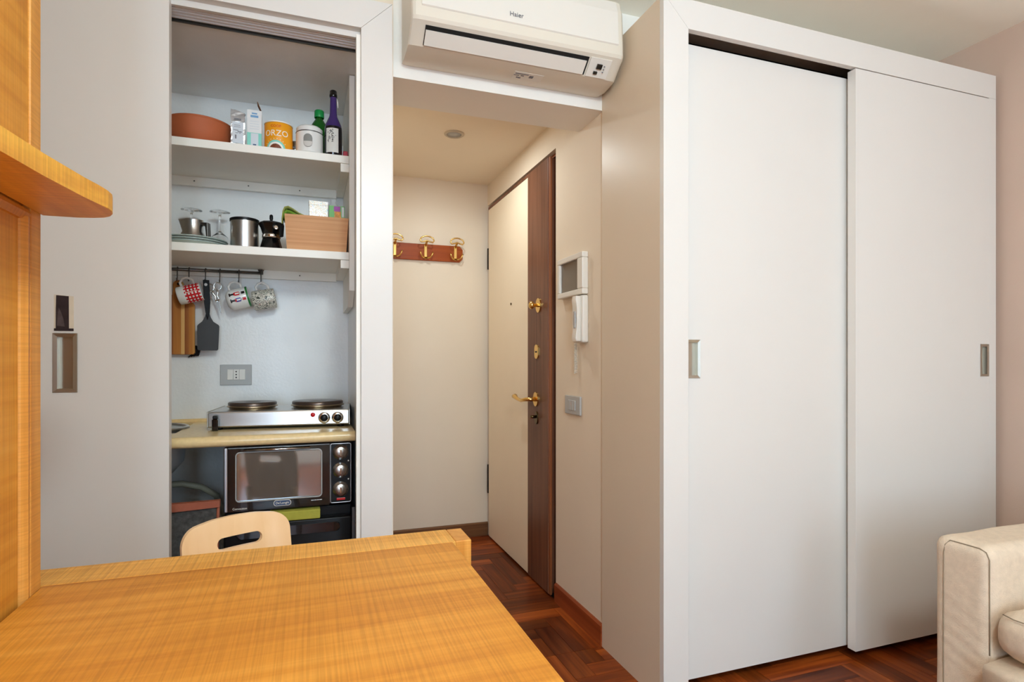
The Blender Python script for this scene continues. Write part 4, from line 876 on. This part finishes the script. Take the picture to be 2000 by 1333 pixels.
st = obj('sticker', slab_on((1.952, 2.1375), (1.908, 2.1408), 0.69, 0.80, 0.0008), 'plastic_white', ac)
for k, (xa, xb, ya, yb_) in enumerate(((0.695, 0.745, 1.916, 1.921), (0.692, 0.712, 1.927, 1.931), (0.718, 0.73, 1.925, 1.931), (0.712, 0.722, 1.939, 1.946), (0.75, 0.765, 1.92, 1.935), (0.705, 0.711, 1.938, 1.945))):
    f = lambda yy: 2.1375+(1.952-yy)/0.044*0.0033
    obj('sticker_print', slab_on((yb_, f(yb_)), (ya, f(ya)), xa, xb, 0.0014), 'print_grey', st)

# ------------------------------------------------------------------ oak desk unit at the left
XU = -0.41; YE = 1.146
du = thing('desk_unit', 'tall oak wall unit with framed panels at the left edge', 'cabinet', (-0.68, 0.7, 0))
obj('carcass', B(-0.945, XU-0.012, 0.10, YE-0.004, 0, 2.42), 'oak_upright', du)
obj('post', B(XU-0.012, XU, YE-0.037, YE, 0, 2.42, 0.002), 'oak_post', du)
obj('upper_panel', B(XU-0.012, XU-0.003, 0.14, YE-0.039, 1.389, 2.42, 0.001), 'oak_upright', du)
obj('lower_panel', B(XU-0.012, XU-0.008, 0.14, YE-0.060, 0.0, 1.340), 'oak_upright', du)
obj('moulding', PR([(XU-0.012, YE-0.060), (XU-0.005, YE-0.058), (XU+0.001, YE-0.048), (XU-0.001, YE-0.038), (XU-0.012, YE-0.0375)], 0, 1.345, 'z'), 'oak_post', du)
obj('moulding', PR([(XU-0.012, 1.338), (XU-0.004, 1.340), (XU+0.001, 1.350), (XU-0.002, 1.3575), (XU-0.012, 1.3575)], 0.14, YE-0.038, 'y'), 'oak_upright', du)
obj('post', B(XU-0.012, XU, 0.10, 0.138, 0, 2.42, 0.002), 'oak_post', du)
obj('edge_strip', B(XU-0.020, XU-0.008, YE+0.0002, YE+0.010, 1.388, 2.42), 'plastic_grey', du)
sh = thing('oak_shelf', 'thick oak shelf with rounded end on the left wall unit', 'shelf', (XU, 0.7, 1.358))
edge = [(XU, 0.12), (-0.385, 0.13), (-0.372, 0.25), (-0.360, 0.40), (-0.347, 0.58), (-0.334, 0.75), (-0.320, 0.90), (-0.306, 1.00), (-0.299, 1.035), (-0.294, 1.065), (-0.2945, 1.085), (-0.299, 1.105), (-0.307, 1.122), (-0.318, 1.134), (-0.335, 1.142), (-0.36, 1.147), (XU, 1.150)]
obj('board', PR([(XU+0.0005 if p[0] == XU else p[0], p[1]) for p in edge], 1.3585, 1.3875, 'z', bev=0.0015), 'oak_shelf', sh)
tbl = thing('desk_table', 'oak table top with cross-sawn grain folded out from the wall unit', 'table', (-0.06, 0.75, 0))
ZT = 0.75
obj('top', B(XU+0.001, 0.280, 0.30, 1.149, ZT-0.03, ZT, 0.0015), 'oak_table', tbl)
obj('end_batten', B(-0.446, 0.287, 1.1505, 1.242, ZT-0.045, ZT-0.0005, 0.002), 'oak_batten', tbl)
obj('leg_panel', B(0.2875, 0.321, 1.155, 1.242, 0, ZT-0.001, 0.002), 'oak_post', tbl)
obj('front_leg', B(0.2, 0.245, 0.32, 0.38, 0, ZT-0.0305, 0.002), 'oak_post', tbl)

# ------------------------------------------------------------------ chair
ch = thing('chair', 'bent beech chair with hand slot in its back behind the table', 'chair', (-0.142, 1.48, 0), (0, 0, math.radians(29)))
def back_shape():
    W2, zt, zb = 0.125, 0.750, 0.50
    out = []
    N = 96
    outer = []
    # rounded outline, slightly arched top
    pts = [(-0.112, zb), (0.112, zb)]+[(0.125, zb+0.12)]+arc(0.125-0.042, zt-0.006-0.042, 0.042, 0, 82, 8)+[(0.05, zt-0.0015), (0.0, zt), (-0.05, zt-0.0015)]+arc(-0.125+0.042, zt-0.006-0.042, 0.042, 98, 180, 8)+[(-0.125, zb+0.12)]
    slot = rrect(-0.043, 0.061, zt-0.073, zt-0.046, 0.0133, 8)
    def resample(p, n, c):
        # by angle round c
        P = [Vector(q) for q in p]; L = []
        for k in range(n):
            a = 2*PI*k/n; d = Vector((math.cos(a)*1.6, math.sin(a)*0.55)).normalized(); best = None
            for i in range(len(P)):
                A, D = P[i]-Vector(c), P[(i+1) % len(P)]-Vector(c); e = D-A; den = d.x*e.y-d.y*e.x
                if abs(den) < 1e-12: continue
                t = (A.x*e.y-A.y*e.x)/den; u = (A.x*d.y-A.y*d.x)/den
                if t > 0 and -1e-6 <= u <= 1+1e-6 and (best is None or t < best): best = t
            L.append(Vector(c)+d*best)
        return L
    c = (0.009, zt-0.0595); O = resample(pts, N, c); S = resample(slot, N, c)
    bm = new(); t = 0.0055; K = 6
    def pos(q, s):
        x, z = q; y = -1.6*x*x*0.9+0.012+(z-0.5)*0.16
        return (x, y+s*t, z)
    F = {}
    for s in (-1, 1):
        F[s] = [[bm.verts.new(pos(S[i]+(O[i]-S[i])*k/K, s)) for i in range(N)] for k in range(K+1)]
        for k in range(K):
            for i in range(N): bm.faces.new((F[s][k][i], F[s][k][(i+1) % N], F[s][k+1][(i+1) % N], F[s][k+1][i]))
    for k in (0, K):
        for i in range(N): bm.faces.new((F[-1][k][i], F[-1][k][(i+1) % N], F[1][k][(i+1) % N], F[1][k][i]))
    return bm
obj('backrest', back_shape(), 'beech', ch, local=True, smooth=40)
bm = PR(rrect(-0.17, 0.17, -0.34, -0.01, 0.05), 0.418, 0.434, 'z', bev=0.004); obj('seat', bm, 'beech', ch, local=True, smooth=40)
for s in (-1, 1):
    obj('leg', T([(s*0.135, -0.30, 0.416), (s*0.165, -0.335, 0.0)], 0.012, 10), 'beech', ch, local=True)
    obj('leg', T([(s*0.110, 0.018, 0.56), (s*0.118, -0.012, 0.43), (s*0.135, 0.02, 0.2), (s*0.15, 0.05, 0.0)], 0.012, 10), 'beech', ch, local=True)
    obj('stretcher', T([(s*0.155, -0.32, 0.18), (s*0.137, 0.022, 0.18)], 0.008, 8), 'beech', ch, local=True)

# ------------------------------------------------------------------ sofa
sf = thing('sofa', 'beige linen slipcovered sofa with loose seat cushions at right', 'sofa', (2.2, 0.25, 0))
def soft(x0, x1, y0, y1, z0, z1, r, bulge=(0, 0, 0), wr=0.0, seed=0, cuts=10, fold=0.0):
    """rounded cushion-like box with slight wrinkles"""
    bm = new(); bmesh.ops.create_cube(bm, size=2.0)
    bmesh.ops.subdivide_edges(bm, edges=bm.edges, cuts=cuts, use_grid_fill=True)
    hx, hy, hz = (x1-x0)/2, (y1-y0)/2, (z1-z0)/2; cx, cy, cz = (x0+x1)/2, (y0+y1)/2, (z0+z1)/2
    rnd = random.Random(seed); ph = [rnd.uniform(0, 6) for _ in range(6)]
    for v in bm.verts:
        a, b, c = v.co
        def rr(t, h):
            e = min(0.48, r/h); return t  # keep grid
        p = Vector((a*hx, b*hy, c*hz)); q = Vector((max(-hx+r, min(hx-r, p.x)), max(-hy+r, min(hy-r, p.y)), max(-hz+r, min(hz-r, p.z))))
        d = p-q
        if d.length > 1e-9: p = q+d.normalized()*min(d.length, r) if sum(abs(k) > 1e-9 for k in d) > 1 else p
        f = (1-a*a), (1-b*b), (1-c*c)
        p.x += bulge[0]*a*f[1]*f[2]; p.y += bulge[1]*b*f[0]*f[2]; p.z += bulge[2]*c*f[0]*f[1]
        if wr: p += Vector((math.sin(p.z*34+p.y*22+ph[0]), math.sin(p.x*26+p.z*31+ph[1]), math.sin(p.x*21+p.y*29+ph[2])))*wr*(0.5+0.5*math.sin(p.x*9+p.y*11+p.z*8+ph[3]))
        if fold and a < -0.9:
            yy, zz_ = p.y, p.z; t_ = zz_-0.45*yy
            msk = max(0.0, math.sin(zz_*9.0+1.2))*max(0.0, 1-abs(b)**3)*max(0.0, 1-abs(c)**4)
            p.x -= fold*msk*(math.sin(t_*150)+0.6*math.sin(t_*263+1.0+yy*30))
        v.co = p+Vector((cx, cy, cz))
    for f in bm.faces: f.smooth = True
    return bm
def seam(pts, par): obj('seam', T(pts, 0.0014, 6), 'seam', par)
SX = 1.68
arm = obj('arm', soft(SX, 2.66, 0.998, 1.150, 0.012, 0.628, 0.032, (0, 0.003, 0), 0.0012, 1, 44, fold=0.0016), 'linen', sf)
seam([(SX-0.001, 1.116, 0.02), (SX-0.0012, 1.117, 0.3), (SX-0.0012, 1.116, 0.585), (SX+0.002, 1.114, 0.606), (SX+0.0080, 1.105, 0.6196), (SX+0.0080, 1.06, 0.6198), (SX+0.0080, 1.03, 0.6196), (SX+0.0082, 1.014, 0.613), (SX+0.0080, 1.0062, 0.595), (SX+0.0078, 1.006, 0.45), (SX+0.0080, 1.006, 0.345)], arm)
arm2 = obj('arm', soft(SX, 2.66, -0.83, -0.68, 0.012, 0.628, 0.032, (0.004, 0.006, 0.006), 0.0025, 2, 14), 'linen', sf)
obj('base', soft(1.622, 2.66, -0.675, 0.993, 0.03, 0.352, 0.022, (0.004, 0, 0.0), 0.002, 3, 14), 'linen', sf)
for k, (ya, yb_) in enumerate(((0.165, 0.990), (-0.670, 0.160))):
    cu = obj('seat_cushion', soft(1.652, 2.42, ya, yb_, 0.357, 0.488, 0.055, (0.012, 0.004, 0.02), 0.002, 5+k, 16), 'linen', sf)
    zc = 0.474; seam([(1.668, yb_-0.026, zc), (1.658, yb_-0.055, zc), (1.652, yb_-0.12, zc+0.003), (1.65, ya+0.1, zc+0.003)], cu)
obj('back', soft(2.43, 2.70, -0.675, 0.993, 0.357, 0.80, 0.06, (0.01, 0, 0.01), 0.003, 9, 14), 'linen', sf)
for x in (1.70, 2.6):
    for y in (-0.78, 1.10): obj('foot', B(x-0.02, x+0.02, y-0.02, y+0.02, 0, 0.03), 'mahogany', sf)

sl = bpy.data.lights.new('hall_fill_light', 'AREA'); sl.shape = 'DISK'; sl.size = 0.07; sl.energy = 4.6; sl.color = (0.92, 1.0, 1.0)  # hallway fill, added at the recessed spotlight although that is unlit
slo = bpy.data.objects.new('hall_fill_light', sl); C.objects.link(slo); slo.location = (0.69, 2.80, 2.240)
# ------------------------------------------------------------------ unseen ceiling lamp, added behind the viewer for fill light
cl = thing('added_fill_lamp', 'added unseen ceiling lamp for fill light, round and white', 'lamp', (0.35, -0.4, CEIL))
mat('fill_lamp_glass', (255, 236, 208), 0.5, vary=0, emit=1.0)
obj('base', LA([(0, 2.499), (0.19, 2.499), (0.19, 2.47), (0.18, 2.465)], 40, cx=0.35, cy=-0.4), 'plastic_white', cl)
obj('shade', LA([(0.18, 2.468), (0.17, 2.43), (0.11, 2.405), (0, 2.397)], 40, cx=0.35, cy=-0.4), 'fill_lamp_glass', cl)
pl = bpy.data.lights.new('added_fill_lamp_light', 'POINT'); pl.energy = 68; pl.color = (0.84, 1.0, 1.06); pl.shadow_soft_size = 0.15
po = bpy.data.objects.new('added_fill_lamp_light', pl); C.objects.link(po); po.location = (0.35, -0.4, 2.22)
